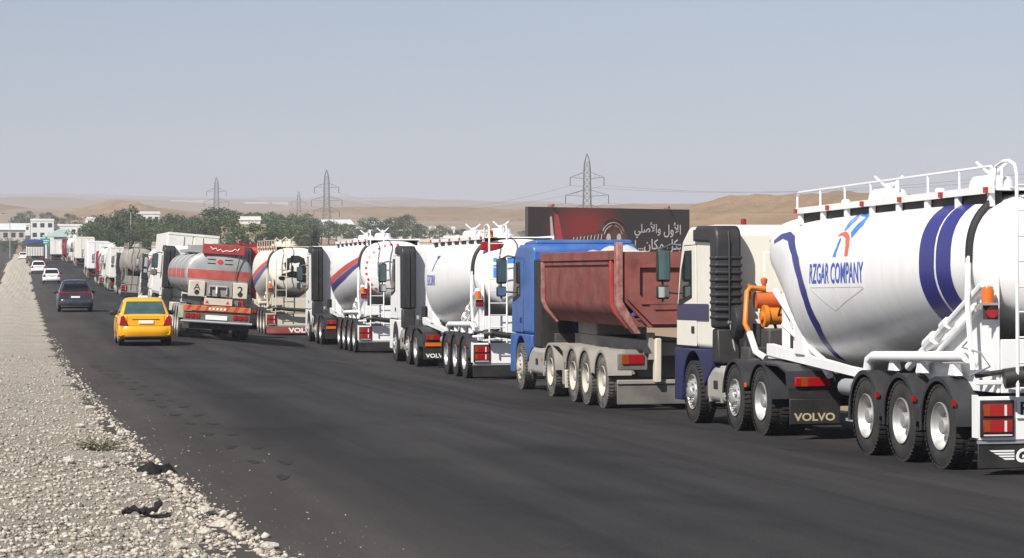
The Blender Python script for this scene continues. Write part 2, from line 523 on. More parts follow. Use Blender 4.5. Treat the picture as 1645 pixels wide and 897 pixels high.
# road sheet follows the gravel edge on its near side
ys_r = frange(-40, 120, 1.0) + frange(123, 400, 3) + frange(410, 900, 10)
def road_sheet():
    us = [0, 0.02, 0.05] + frange(0.1, 1.0, 0.06)
    v, f = [], []
    for y in ys_r:
        x0, x1 = edge_x(y) - 0.35, 15.2
        for u in us:
            x = x0 + (x1 - x0) * u
            v.append((x, y, G(x, y)))
    n = len(us)
    f = [(j * n + i, j * n + i + 1, (j + 1) * n + i + 1, (j + 1) * n + i) for j in range(len(ys_r) - 1) for i in range(n - 1)]
    me = bpy.data.meshes.new('road')
    me.from_pydata(v, [], f)
    me.materials.append(ASPHALT)
    for p in me.polygons: p.use_smooth = True
    o = put(bpy.data.objects.new('road', me))
    o['kind'] = 'structure'
    return o
ROAD = road_sheet()
sheet('opposite_road', frange(-10.5, -2.2, 0.9), frange(60, 900, 6), lambda x, y: G(0, y) - 0.03, ASPHALT)

def median_z(x, y):
    e = edge_x(y)
    d = e - x
    z = G(0, y) + 0.05 * smooth(-0.05, 0.25, d) + 0.06 * smooth(0.3, 1.6, d) - 0.03
    z += 0.012 * math.sin(x * 7.1 + y * 3.3) + 0.010 * math.sin(x * 17.3 - y * 11.7) + 0.02 * math.sin(x * 2.2 + y * 0.9)
    z -= 0.14 * smooth(-1.6, -2.6, x) if x < -1.6 else 0
    return z
def median_sheet():
    v, f = [], []
    ysm = frange(-20, 60, 0.16) + frange(60.4, 160, 0.8) + frange(164, 600, 6)
    us = frange(0, 1, 0.025)
    for j, y in enumerate(ysm):
        rag = (0.05 * math.sin(y * 2.3) + 0.04 * math.sin(y * 5.1 + 1) + 0.025 * math.sin(y * 13.7)) * (1 if y < 120 else 0)
        x0, x1 = -2.7, edge_x(y) + rag
        for u in us:
            x = x0 + (x1 - x0) * u
            v.append((x, y, median_z(x, y) - (0.06 if u == 1 else 0)))
    n = len(us)
    f = [(j * n + i, j * n + i + 1, (j + 1) * n + i + 1, (j + 1) * n + i) for j in range(len(ysm) - 1) for i in range(n - 1)]
    me = bpy.data.meshes.new('gravel_verge')
    me.from_pydata(v, [], f)
    me.materials.append(GRAVELM)
    for p in me.polygons: p.use_smooth = True
    o = put(bpy.data.objects.new('gravel_verge', me))
    o['kind'] = 'structure'
median_sheet()

# hills: separate mounds standing on the plain
def hill(name, cx, cy, rx, ry, h, seed, mat=HILLM, n=60):
    rnd = random.Random(seed)
    ph = [rnd.uniform(0, 6.28) for _ in range(8)]
    z0 = terrain(cx, cy) - 3
    v = []
    for j in range(n + 1):
        for i in range(n + 1):
            u, t = i / n * 2 - 1, j / n * 2 - 1
            r = math.sqrt(u * u + t * t)
            g = (0.5 + 0.5 * math.cos(math.pi * min(1, r))) ** 0.8
            nz = 0.10 * math.sin(6 * u + ph[0]) + 0.08 * math.sin(9 * t + 5 * u + ph[1]) + 0.05 * math.sin(17 * u + ph[2]) * math.cos(13 * t + ph[3]) + 0.02 * math.sin(37 * u + 21 * t + ph[4]) + 0.015 * math.sin(61 * u - 45 * t)
            v.append((cx + u * rx, cy + t * ry, z0 + h * g * (1 + nz * 1.3) - (2.5 if r > 1 else 0)))
    m = n + 1
    f = [(j * m + i, j * m + i + 1, (j + 1) * m + i + 1, (j + 1) * m + i) for j in range(n) for i in range(n)]
    me = bpy.data.meshes.new(name)
    me.from_pydata(v, [], f)
    me.materials.append(mat)
    for p in me.polygons: p.use_smooth = True
    o = put(bpy.data.objects.new(name, me))
    o['kind'] = 'structure'
    return o

# ------------------------------------------------------------------ wheels (shared meshes)
def tyre_mesh(name, mat, r=0.52, wd=0.30, lugs=True, n=40):
    k = r / 0.52
    m = MB().lathe_x([(0.03, .29 * k), (0.0, .345 * k), (0.004, .43 * k), (.022, .492 * k), (.06, .515 * k), (wd - .06, .515 * k), (wd - .022, .492 * k), (wd - .004, .43 * k), (wd, .345 * k), (wd - .03, .29 * k)], n)
    if lugs:
        for i in range(46):
            a = 2 * math.pi * i / 46
            for (xa, xb, off) in ((0.008, 0.115, 0), (wd - .115, wd - .008, 0.07)):
                v = []
                for rr in (.495, .528):
                    for (x, da) in ((xa, -.040), (xb, -.040), (xb, .040), (xa, .040)):
                        t = a + off + da
                        v.append((x, rr * k * math.cos(t), rr * k * math.sin(t)))
                m.add(v, [(4, 5, 6, 7), (0, 1, 5, 4), (1, 2, 6, 5), (2, 3, 7, 6), (3, 0, 4, 7)])
    return m.mesh(name, mat)
def rim_dish(name, mat):
    m = MB().lathe_x([(.032, .292), (.005, .300), (.0, .292), (.012, .280), (.035, .268), (.135, .250), (.160, .225), (.150, .165), (.150, .125), (.10, .115), (.04, .105), (.028, .09), (.026, 0)], 36)
    for i in range(10):
        a = 2 * math.pi * i / 10
        m.tube([(.155, .15 * math.cos(a), .15 * math.sin(a)), (.115, .15 * math.cos(a), .15 * math.sin(a))], .016, 6)
    return m.mesh(name, mat)
def rim_steer(name, mat):
    m = MB().lathe_x([(.032, .292), (.005, .300), (.0, .292), (.02, .278), (.055, .262), (.05, .235), (.012, .215), (-.006, .19), (-.006, .13), (-.05, .115), (-.066, .09), (-.07, .0)], 36)
    for i in range(10):
        a = 2 * math.pi * i / 10
        m.tube([(.0, .165 * math.cos(a), .165 * math.sin(a)), (-.05, .165 * math.cos(a), .165 * math.sin(a))], .018, 6)
    return m.mesh(name, mat)
def holes_mesh(name, x, rad, sz):
    m = MB()
    for i in range(10):
        a = 2 * math.pi * (i + .5) / 10
        cy, cz = rad * math.cos(a), rad * math.sin(a)
        v = [(x, cy + sz * math.cos(t) , cz + sz * math.sin(t)) for t in [2 * math.pi * k / 8 for k in range(8)]]
        m.add(v, [tuple(range(8))])
    return m.mesh(name, INK, 0)
TYRE = tyre_mesh('tyre', RUBBER)
TYRED = tyre_mesh('tyre', RUBBERD)
TYREF = tyre_mesh('tyre', RUBBERD, lugs=False, n=20)
DISH, STEER = rim_dish('rim', STEEL), rim_steer('rim', STEEL)
DISHD, STEERD = rim_dish('rim', STEELD), rim_steer('rim', STEELD)
HOLD, HOLS = holes_mesh('hand_hole', .147, .19, .022), holes_mesh('hand_hole', .008, .24, .018)

def wheel(parent, x, y, side, kind='dish', tyre=None, dusty=False, z=0.527, far=False, turn=0.0):
    """side -1: left wheel, outer face at x; +1: right wheel"""
    o = inst('wheel', tyre or (TYREF if far else TYRED if dusty else TYRE), parent, (x, y, z))
    o.rotation_euler = (turn, 0, 0 if side < 0 else math.pi)
    rm = (DISHD if dusty else DISH) if kind == 'dish' else (STEERD if dusty else STEER)
    r = inst('rim', rm, o)
    if not far:
        inst('hand_holes', HOLD if kind == 'dish' else HOLS, r if False else o, (-0.001, 0, 0))
    return o

def rot_poly(c, r, a0, a1, n):
    return [(c[0] + r * math.cos(a0 + (a1 - a0) * i / n), c[1] + r * math.sin(a0 + (a1 - a0) * i / n)) for i in range(n + 1)]

def flat_text(parent, body, x0, x1, z0, z1, y, mat, bold=.02, name='lettering', shear=0.0):
    v, f = text_polys(body, bold, shear)
    m = MB().add([(x0 + a * (x1 - x0), y, z0 + b * (z1 - z0)) for a, b in v], f)
    return m.obj(name, mat, parent, smooth=0)

# ------------------------------------------------------------------ tractor unit (parts go under the rig's root)
def tractor(root, y0, cab=WHITE, lower=None, stripe=None, pusher=True, wb=3.86, roof=3.33, snorkel=DGREY, dusty=False, far=False, fender=DGREY, flap='VOLVO', flapmat=BLACK, flaptext=GOLD, tank=ALU, lights='amber', tailboard=False, extra=True, ribs=False):
    lower = lower or cab
    yr, yf = y0 + wb - 1.21, y0 + wb + 1.14
    ys = y0 + wb
    L = lambda z: z
    h = roof
    # chassis
    m = MB()
    for sx in (-1, 1):
        m.box(sx * .36, sx * .44, y0 - 1.5, yf - .5, .72, .98)
    for yy in (-1.3, -.5, .7, 2.0, 3.2):
        m.box(-.36, .36, y0 + yy, y0 + yy + .1, .76, .94)
    for yy in [0, wb] + ([1.39] if pusher else []):
        m.tube([(-1.0, y0 + yy, .527), (1.0, y0 + yy, .527)], .09, 8)
    m.box(-.42, .42, y0 - .35, y0 + .45, .98, 1.16)
    m.box(-.7, .7, ys - .9, yf - .3, .6, 1.2)
    m.obj('chassis_frame', CHASSIS, root)
    for sx in (-1, 1):
        wheel(root, sx * 1.25, ys, sx, 'steer', dusty=dusty, far=far, turn=.2)
        wheel(root, sx * 1.25, y0, sx, 'dish', dusty=dusty, far=far, turn=.5)
        if not far:
            inst('wheel', TYRE, root, (sx * .93, y0, .527)).rotation_euler = (0.2, 0, 0 if sx < 0 else math.pi)
        if pusher:
            wheel(root, sx * 1.25, y0 + 1.39, sx, 'steer', dusty=dusty, far=far, turn=.9)
    # cab
    prof = [(yr, 1.27), (yr, h - .10), (yr + .12, h), (yf - .85, h), (yf - .42, h - .22), (yf - .22, h - .7), (yf - .02, 1.85), (yf, 1.27)]
    c = MB().prism(prof, -1.22, 1.22).obj('cab', cab, root, bevel=.085, seg=3)
    prof = [(yr, 1.265), (yf, 1.265), (yf + .03, .36), (ys + .70, .36)] + rot_poly((ys, .55), .66, R(-5), R(172), 14) + [(yr + .02, .98)]
    MB().prism(prof, -1.235, 1.235).obj('cab_skirt', lower, root, bevel=.02)
    # windscreen and doors
    MB().prism([(yf - .42, h - .26), (yf - .235, h - .72), (yf - .06, 2.0), (yf - .035, 2.0), (yf - .205, h - .72), (yf - .39, h - .26)], -1.02, 1.02).obj('windscreen', GLASS, root)
    for sx in (-1, 1):
        MB().prism([(yf - 1.375, 1.285), (yf - 1.375, h - .305), (yf - .59, h - .305), (yf - .325, h - .72), (yf - .125, 1.85), (yf - .105, 1.285)], sx * 1.205, sx * 1.2235).obj('door_gap', INK, root)
        d = MB().prism([(yf - 1.36, 1.30), (yf - 1.36, h - .32), (yf - .60, h - .32), (yf - .34, h - .72), (yf - .14, 1.85), (yf - .12, 1.30)], sx * 1.205, sx * 1.232).obj('door', cab, root, bevel=.012)
        MB().prism([(yf - 1.10, 2.12), (yf - 1.10, h - .40), (yf - .66, h - .40), (yf - .43, h - .74), (yf - .25, 2.02), (yf - .32, 1.98)], sx * 1.225, sx * 1.240).obj('window_frame', BLACK, d, bevel=.008)
        MB().prism([(yf - 1.05, 2.17), (yf - 1.05, h - .46), (yf - .69, h - .46), (yf - .48, h - .76), (yf - .30, 2.08)], sx * 1.235, sx * 1.247).obj('window_pane', GLASS, d)
        if not far:
            MB().box(sx * 1.230, sx * 1.246, yf - 1.25, yf - 1.08, 1.52, 1.64).obj('door_handle', BLACK, d, bevel=.01)
        if stripe:
            MB().box(sx * 1.2335, sx * 1.2365, yf - 2.1, yf - .16, 1.74, 2.02).obj('stripe', stripe, d)
        # mirrors
        mr = MB()
        mr.box(sx * 1.36, sx * 1.60, yf - .22, yf - .08, 2.40, 2.98)
        mi = mr.obj('mirror', BLACK, root, bevel=.04)
        MB().box(sx * 1.385, sx * 1.575, yf - .226, yf - .2215, 2.44, 2.94).obj('mirror_glass', MIRROR if far else GLASST, mi)
        ml = MB().box(sx * 1.37, sx * 1.60, yf - .21, yf - .08, 2.10, 2.34).obj('mirror', BLACK, root, bevel=.04)
        MB().box(sx * 1.39, sx * 1.58, yf - .216, yf - .2115, 2.13, 2.31).obj('mirror_glass', MIRROR, ml)
        MB().tube([(sx * 1.18, yf - .25, 3.02), (sx * 1.33, yf - .15, 3.05), (sx * 1.48, yf - .15, 2.98)], .025, 6).tube([(sx * 1.2, yf - .2, 2.2), (sx * 1.48, yf - .15, 2.22)], .022, 6).tube([(sx * 1.49, yf - .15, 2.05), (sx * 1.49, yf - .15, 3.0)], .02, 6).obj('mirror_arm', BLACK, root)
    # rear wall pressing and roof edge
    if not far:
        MB().box(-.35, 1.05, yr - .012, yr + .02, 1.75, h - .45).obj('rear_panel', cab, root, bevel=.035, seg=3)
        MB().box(-.25, 1.0, yr - .02, yr - .008, h - .28, h - .25).obj('rear_seam', DUSTY, root)
    # intake stack behind the cab
    if snorkel:
        p = [(yr - .34, 1.62), (yr - .36, h - .28)] + rot_poly((yr - .14, h - .24), .22, R(170), R(95), 5) + [(yr + .80, h + .0), (yr + .98, h - .08), (yr + 1.02, h - .26), (yr + .02, h - .30), (yr - .03, 1.62)]
        s = MB().prism(p, -1.285, -.84).obj('intake_stack', snorkel, root, bevel=.05, seg=3)
        MB().prism([(yr - .33, 1.61), (yr - .05, 1.61), (yr - .03, 1.05), (yr - .42, 1.05)], -1.26, -.88).obj('intake_duct', BLACK, root, bevel=.03)
        MB().box(-1.27, -.86, yr + .94, yr + 1.03, h - .25, h - .06).obj('intake_mouth', INK, s)
        if not far:
            rib = MB().box(-1.298, -.828, yr - .374, yr - .02, -.030, .030).mesh('rib', snorkel)
            for i in range(9 if ribs else 0):
                put(bpy.data.objects.new('rib', rib), s, (0, 0, 1.80 + i * .122), .022)
            MB().tube([(-1.06, yr - .385, 1.7), (-1.06, yr - .385, h - .30), (-1.06, yr - .34, h - .12)], .016, 6).obj('seam', BLACK, s)
    # tank and steps between the axles
    ya = y0 + (1.39 if pusher else 0) + .66
    yb = ys - .74
    for sx in (-1, 1):
        if yb - ya > .3:
            t = MB().box(sx * .62, sx * 1.215, ya, yb, .40, 1.00).obj('fuel_tank', tank, root, bevel=.10, seg=3)
            if not far:
                for yy in (ya + .18, yb - .22):
                    MB().box(sx * .64, sx * 1.222, yy, yy + .05, .39, 1.01).obj('strap', DUSTY, t, bevel=.1, seg=3)
                MB().box(sx * 1.15, sx * 1.225, (ya + yb) / 2 - .16, (ya + yb) / 2 + .08, .62, .76).obj('step', BLACK, t, bevel=.01)
                MB().box(sx * .7, sx * 1.2, yb + .02, yb + .12, .42, 1.10).obj('wheel_guard', fender, root, bevel=.02)
    # rear mudguards
    for sx in (-1, 1):
        f = MB()
        f.arc(y0, .53, .60, .02, sx * .86, sx * 1.27, R(20), R(175), 14, .03)
        if pusher:
            f.arc(y0 + 1.39, .53, .60, .02, sx * .86, sx * 1.268, R(5), R(160), 14, .03)
        f.prism([(y0 + .1, 1.135), (y0 - .9, 1.12), (y0 - 1.32, 1.03), (y0 - 1.36, .70), (y0 - 1.33, .70), (y0 - 1.29, 1.00), (y0 - .9, 1.09), (y0 + .1, 1.10)], sx * .50, sx * 1.265)
        f.obj('mudguard', fender, root)
        fl = MB().box(sx * .46, sx * 1.245, y0 - 1.42, y0 - 1.385, .24, .62).obj('mud_flap', flapmat, root, bevel=.012)
        MB().box(sx * .46, sx * 1.245, y0 - 1.40, y0 - 1.36, .625, .78).obj('flap_bracket', BLACK, root)
        if flap and sx < 0:
            flat_text(fl, flap, -1.18, -.54, .29, .41, y0 - 1.4245, flaptext, .03)
        tl = MB().box(sx * .62, sx * 1.16, y0 - 1.45, y0 - 1.37, .80, .94).obj('tail_light', LRED, root, bevel=.012)
        MB().box(sx * .97, sx * 1.07, y0 - 1.453, y0 - 1.40, .805, .935).obj('indicator', LAMBER, tl)
        if not far:
            MB().box(sx * 1.262, sx * 1.285, y0 + .68, y0 + .74, .72, .79).obj('side_marker', LORANGE, root)
        if tailboard:
            MB().box(sx * .6, sx * 1.2, y0 - 1.46, y0 - 1.42, .62, .72).obj('reflector_board', LORANGE, root)
    # air lines, battery box, spare boxes between cab and trailer
    if not far and extra:
        m = MB()
        for (x, dx) in ((-.35, .06), (-.15, -.05), (.1, .04), (.3, -.03)):
            pts = [(x + .1 * math.sin(i * .9) * .6, yr - .12 - i * .14, 1.95 - .6 * math.sin(i / 8 * math.pi) + dx * i) for i in range(9)]
            m.tube(pts, .018, 6)
        m.obj('air_lines', BLACK, root)
        MB().box(-.9, -.35, yr - .95, yr - .45, 1.02, 1.32).obj('battery_box', CHASSIS, root, bevel=.02)
        MB().tube([(-.62, yr - .55, .98), (-.62, yr - .55, 1.7)], .09, 10).obj('filter_can', BLACK, root)
        MB().tube([(-.78, yr - .35, .98), (-.78, yr - .35, 1.42)], .06, 8).obj('filter_can', GALV, root)

# ------------------------------------------------------------------ V-belly powder tank trailer
ST = [0.15, .6, 1.6, 3.4, 5.0, 6.2, 7.3, 8.5, 9.4]
ZC = [2.55, 2.53, 2.5, 2.45, 2.38, 2.33, 2.36, 2.62, 2.82]
ZB = [1.75, 1.66, 1.55, 1.36, 1.19, 1.06, 0.95, 1.68, 2.2]
WD = [1.1, 1.15, 1.2, 1.24, 1.25, 1.24, 1.17, .96, .80]
ZT = [3.38, 3.42, 3.43, 3.43, 3.43, 3.43, 3.43, 3.42, 3.38]
PU = 2.8      # squarish shoulders above, round below
class Tank:
    def __init__(s, k=1.0, dz=0.0):
        s.k, s.dz = k, dz
        s.y0, s.y1 = ST[0] * k, ST[-1] * k
    def par(s, y):
        t = y / s.k
        i = max(0, min(len(ST) - 2, bisect.bisect(ST, t) - 1))
        u = (t - ST[i]) / (ST[i + 1] - ST[i])
        lzb = ZB[i] * (1 - u) + ZB[i + 1] * u                 # the belly is two straight cones
        return interp(ST, ZC, t) + s.dz * .7, lzb + s.dz * .3, interp(ST, WD, t), interp(ST, ZT, t) + s.dz
    def x_at(s, y, z):
        zc, zb, w, zt = s.par(y)
        up = z > zc
        q = min(1.0, abs((z - zc) / ((zt - zc) if up else (zc - zb))))
        p = PU if up else 2.0
        return -w * (1 - q ** p) ** (1 / p)
    def off(s, a, w, hu, hl):
        ca, sa = math.cos(a), math.sin(a)
        p = PU if ca > 0 else 2.0
        e = 2 / p
        return -w * math.copysign(abs(sa) ** e, sa), (hu if ca > 0 else hl) * math.copysign(abs(ca) ** e, ca)
    def pt(s, y, a, off=0.0):
        zc, zb, w, zt = s.par(y)
        x, z = s.off(a, w + off, zt - zc + off, zc - zb + off)
        return (x, y, zc + z)
    def dish_y(s, x, z, rear=True, depth=.36):
        zc, zb, w, zt = s.par(s.y0 if rear else s.y1)
        q = abs((z - zc) / ((zt - zc) if z > zc else (zc - zb)))
        p = PU if z > zc else 2.0
        r = min(1.0, (abs(x / w) ** p + q ** p) ** (1 / p))
        return s.y0 - depth * math.sqrt(1 - r * r) if rear else s.y1 + depth * math.sqrt(1 - r * r)
    def mesh(s, n=44, m=44, depth=.36):
        secs = []
        def ring(y, sc, yy):
            zc, zb, w, zt = s.par(y)
            out = []
            for k in range(n):
                x, z = s.off(2 * math.pi * k / n, w * sc, (zt - zc) * sc, (zc - zb) * sc)
                out.append((x, yy, zc + z))
            return out
        for t in (0.05, .3, .55, .75, .9, .97):
            secs.append(ring(s.y0, t, s.y0 - depth * math.sqrt(1 - t * t)))
        ys = sorted(set([round(s.y0 + (s.y1 - s.y0) * i / m, 4) for i in range(m + 1)] + [7.3 * s.k]))
        for y in ys:
            secs.append(ring(y, 1.0, y))
        for t in (.97, .9, .75, .55, .3, .05):
            secs.append(ring(s.y1, t, s.y1 + depth * math.sqrt(1 - t * t)))
        return MB().loft(secs)

def cut_project(polys, fn, step=0.09):
    """flat 2D polygons cut into small cells and laid on a curved skin: fn(u, v) -> 3D"""
    bm = bmesh.new()
    for vv, ff in polys:
        vs_ = [bm.verts.new((a, b, 0)) for a, b in vv]
        for q in ff:
            try: bm.faces.new([vs_[i] for i in q])
            except ValueError: pass
    bmesh.ops.triangulate(bm, faces=bm.faces)
    for ax in (0, 1):
        lo = min(v.co[ax] for v in bm.verts); hi = max(v.co[ax] for v in bm.verts)
        st = step * (2.2 if ax == 0 else 1)
        for i in range(1, int((hi - lo) / st) + 1):
            co = [0, 0, 0]; no = [0, 0, 0]
            co[ax] = lo + i * st; no[ax] = 1
            bmesh.ops.bisect_plane(bm, geom=bm.verts[:] + bm.edges[:] + bm.faces[:], plane_co=co, plane_no=no)
    bm.verts.index_update()
    mb = MB().add([fn(v.co.x, v.co.y) for v in bm.verts], [tuple(x.index for x in f.verts) for f in bm.faces])
    bm.free()
    return mb
def poly(p):
    return (p, [tuple(range(len(p)))])

def side_decal(T, parent, polys, mat, name, off=.006):
    cut_project(polys, lambda y, z: (T.x_at(y, z) - off, y, z)).obj(name, mat, parent, smooth=60)
def dome_decal(T, parent, polys, mat, name, off=.008):
    cut_project(polys, lambda x, z: (x, T.dish_y(x, z) - off, z)).obj(name, mat, parent, smooth=60)
def ring_band(T, parent, ya, yb, mat, name='stripe', a0=R(8), a1=R(150), off=.005):
    secs = []
    for i in range(31):
        a = a0 + (a1 - a0) * i / 30
        secs.append([T.pt(ya + (yb - ya) * j / 3, a, off) for j in range(4)])
    MB().loft(secs, cap=False, closed=False).obj(name, mat, parent, smooth=60)

def bulker(root, k=1.0, paint=WHITE, axles=(1.13, 2.47, 3.80), dusty=False, far=False, deco=None, rear='plain', guard=DGREY, frame=WHITE, nodeck=False, dz=0.0):
    T = Tank(k, dz)
    tank = T.mesh(44 if not far else 24, 44 if not far else 20).obj('tank', paint, root, smooth=50)
    if not far:
        for yy in (5.0 * k, 7.0 * k, 3.2 * k):
            secs = [[T.pt(yy - .012, R(360 * i / 40), .003), T.pt(yy, R(360 * i / 40), .006), T.pt(yy + .012, R(360 * i / 40), .003)] for i in range(41)]
            MB().loft(secs, cap=False, closed=False).obj('weld_seam', paint, tank)
    e = 7.7 * k
    d = dz
    # walkway on top
    dk = MB().box(-.90, .90, .25, e, 3.42 + d, 3.45 + d)
    dk.box(-.93, -.895, .20, e + .02, 3.385 + d, 3.475 + d).box(.895, .93, .20, e + .02, 3.385 + d, 3.475 + d)
    deck = dk.obj('walkway', frame, root)
    MB().box(-.84, -.76, .3, e - .1, 3.05 + d, 3.40 + d).box(.76, .84, .3, e - .1, 3.05 + d, 3.40 + d).obj('walkway_gap_shade', INK, deck)  # black strips standing in for the shade between deck and tank
    n = 7
    post = MB().box(-.03, .03, -.05, .05, -.17, .0).mesh('walkway_support', frame)
    for i in range(n + 1):
        for sx in (-1, 1):
            put(bpy.data.objects.new('walkway_support', post), deck, (sx * .88, .35 + (e - .45) * i / n, 3.395 + d))
    if not nodeck:
        rail = [(-.90, .23, 3.45 + d), (-.90, .23, 3.65 + d), (-.90, .30, 3.71 + d), (-.90, e - .08, 3.71 + d), (-.90, e, 3.65 + d), (-.90, e, 3.45 + d)]
        MB().tube(rail, .017, 6).obj('rail', frame, deck)
        rp = MB().tube([(0, 0, 0), (0, 0, .26)], .016, 6).mesh('rail_post', frame)
        for i in range(1, n):
            put(bpy.data.objects.new('rail_post', rp), deck, (-.90, .23 + (e - .23) * i / n, 3.45 + d))
    lm = MB().box(-.02, .02, -.035, .035, -.035, .035).mesh('marker_light', LRED)
    if not far:
        for i in range(6):
            put(bpy.data.objects.new('marker_light', lm), deck, (-.95, .35 + (e - .40) * i / 5, 3.425 + d))
    for yy in (2.4 * k, 6.2 * k):
        mh = MB().lathe_z([(.36, 3.44 + d), (.36, 3.53 + d), (.30, 3.55 + d), (.28, 3.64 + d), (.24, 3.69 + d), (.1, 3.71 + d)], 18, 0, yy).obj('manhole', frame, root)
        MB().tube([(0, yy, 3.70 + d), (-.20, yy + .05, 3.89 + d)], .018, 6).tube([(0, yy, 3.70 + d), (.20, yy - .05, 3.89 + d)], .018, 6).tube([(0, yy - .30, 3.56 + d), (0, yy - .32, 3.78 + d), (0, yy - .1, 3.78 + d)], .016, 6).tube([(0, yy, 3.69 + d), (0, yy, 3.78 + d)], .05, 8).obj('clamp_handle', frame, mh)
        if not far:
            MB().lathe_z([(.07, 3.44 + d), (.07, 3.58 + d), (.05, 3.60 + d)], 10, -.2, yy + 1.3).obj('breather', frame, deck)
    # rear ladder
    lad = MB()
    for x in (-.88, -.43):
        lad.tube([(x, -.42, .95), (x, -.42, 3.58 + d), (x, -.36, 3.70 + d), (x, -.2, 3.75 + d), (x, .0, 3.75 + d), (x, .2, 3.70 + d), (x, .26, 3.45 + d)], .022, 6)
    ladder = lad.obj('ladder', frame, root)
    rung = MB().tube([(-.88, 0, 0), (-.43, 0, 0)], .014, 6).mesh('rung', frame)
    for i in range(9 if not far else 0):
        put(bpy.data.objects.new('rung', rung), ladder, (0, -.42, 1.05 + i * .30))
    e = 9.0 * k
    # rear support frame
    fr = MB()
    for sx in (-1, 1):
        fr.prism([(-.02, .98), (2.75, .98), (2.3, 1.30), (.55, 2.25), (-.02, 2.45)], sx * .93, sx * .97)
    fr.box(-.93, .93, -.06, -.02, .98, 1.62)
    fr.obj('rear_frame', frame, root, bevel=.008)
    MB().tube([(-1.10, 2.55, 1.22), (-1.10, .05, 2.28)], .055, 10).tube([(-1.05, 2.35, 1.16), (-1.05, .0, 2.13)], .035, 8).tube([(-1.11, 1.85, 1.52), (-1.11, 1.60, 1.62)], .09, 10).tube([(-1.11, 1.3, 1.75), (-1.11, 1.15, 1.81)], .08, 10).obj('discharge_pipe', frame, root)
    if not far:
        MB().tube([(-1.12, 4.05 * k, 1.12), (-1.12, 3.98 * k, 1.28), (-1.12, 3.8 * k, 1.33), (-1.12, .55, 1.40)], .07, 12).obj('air_pipe', frame, root)
        for yy in (3.1, 2.1, 1.0):
            MB().prism([(yy - .12, 1.16), (yy + .12, 1.16), (yy + .05, 1.30), (yy - .05, 1.30)], -1.14, -1.04).obj('pipe_bracket', frame, root)
        MB().tube([T.pt(.36, R(a), .045) for a in range(40, 94, 5)], .045, 8).obj('vent_hose', BLACK, root)
        MB().tube([T.pt(.35, R(88), .05), (-1.20, .33, 2.1), (-1.17, .30, 1.5), (-1.15, .28, 1.25)], .035, 8).obj('vent_pipe', frame, root)
        MB().tube([(-1.18, .3, 1.62), (-1.2, .5, 1.52), (-1.15, .05, 1.46), (-1.1, -.12, 1.3), (-1.2, .25, 1.18)], .012, 6).obj('cable', GALV, root)
        MB().tube([(-1.15, .2, 1.18), (-.75, -.32, 1.28), (-.6, -.36, 1.28)], .03, 8).tube([(-1.0, -.30, 1.16), (-.78, -.35, 1.19)], .12, 12).tube([(-.8, -.35, 1.19), (-.3, -.42, 1.12), (.95, -.42, 1.06)], .08, 12).obj('discharge_hose', BLACK, root)
        b = MB().lathe_z([(.075, 2.06), (.078, 2.20), (.06, 2.25), (.02, 2.265)], 14, -1.10, -.06).obj('beacon', LORANGE, root)
        MB().box(-1.18, -1.0, -.14, .02, 2.03, 2.06).box(-1.12, -1.09, -.03, .3, 1.98, 2.03).obj('beacon_bracket', GALV, root)
        lmp = MB().tube([(-1.06, -.10, 1.95), (-1.06, -.06, 1.95)], .075, 14).obj('round_lamp', LRED, root)
        MB().box(-1.15, -.97, -.058, -.03, 1.86, 2.03).obj('lamp_housing', CHASSIS, lmp)
    # running gear
    ch = MB()
    for sx in (-1, 1):
        ch.box(sx * .45, sx * .60, .1, axles[-1] + .9, .72, .97)
    for a in axles:
        ch.tube([(-1.0, a, .527), (1.0, a, .527)], .08, 8)
        ch.box(-.6, .6, a - .1, a + .1, .60, .75)
    ch.obj('axle_frame', CHASSIS, root)
    for a in axles:
        for sx in (-1, 1):
            wheel(root, sx * 1.25, a, sx, 'dish', dusty=dusty, far=far, turn=a)
            g = MB().arc(a, .53, .595, .022, sx * .83, sx * 1.275, R(-8), R(178), 16, .035).obj('mudguard', guard, root)
            if not far and sx < 0:
                put(bpy.data.objects.new('marker_light', lm), g, (-1.285, a - .56, .84))
    # front carriage over the tractor
    fw = MB()
    for sx in (-1, 1):
        fw.prism([(axles[-1] + .6, .98), (axles[-1] + 1.5, 1.02), (e + .2, 1.22), (e + .2, 1.40), (5.6 * k, 1.15), (axles[-1] + .6, 1.10)], sx * .80, sx * .92)
        fw.tube([(sx * .78, 6.6 * k, .98), (sx * .72, 9.35 * k, 2.22)], .055, 8)
        fw.tube([(sx * .88, 6.0 * k, 1.06), (sx * .84, 8.6 * k, 1.70)], .04, 8)
        fw.box(sx * .60, sx * .70, e + .0, e + .1, 1.3, 2.2)
        fw.prism([(6.8 * k, 1.2), (8.2 * k, 1.3), (8.2 * k, 1.85)], sx * .79, sx * .81)
    fw.box(-.9, .9, e - .6, e + .2, 1.17, 1.25)
    fw.obj('front_frame', frame, root)
    MB().box(-.95, -.55, 7.3 * k, 7.75 * k, 1.25, 1.75).obj('tool_box', frame, root, bevel=.03)
    for sx in (-1, 1):
        MB().box(sx * .72, sx * .88, 5.1 * k, 5.3 * k, .42, 1.1).box(sx * .62, sx * .98, 5.05 * k, 5.35 * k, .38, .42).obj('landing_leg', GALV, root)
    MB().tube([(-.98, 4.85 * k, .86), (-.98, 5.35 * k, .86)], .12, 12).obj('air_tank', GALV, root)
    # rear end: bumper, lights, flap
    MB().box(-1.24, 1.24, -.10, -.02, .42, .94).obj('rear_bumper', frame, root, bevel=.01)
    MB().box(-1.24, -.62, -.06, .0, 1.08, 1.135).box(.62, 1.24, -.06, .0, 1.08, 1.135).obj('step_bar', frame, root, bevel=.01)
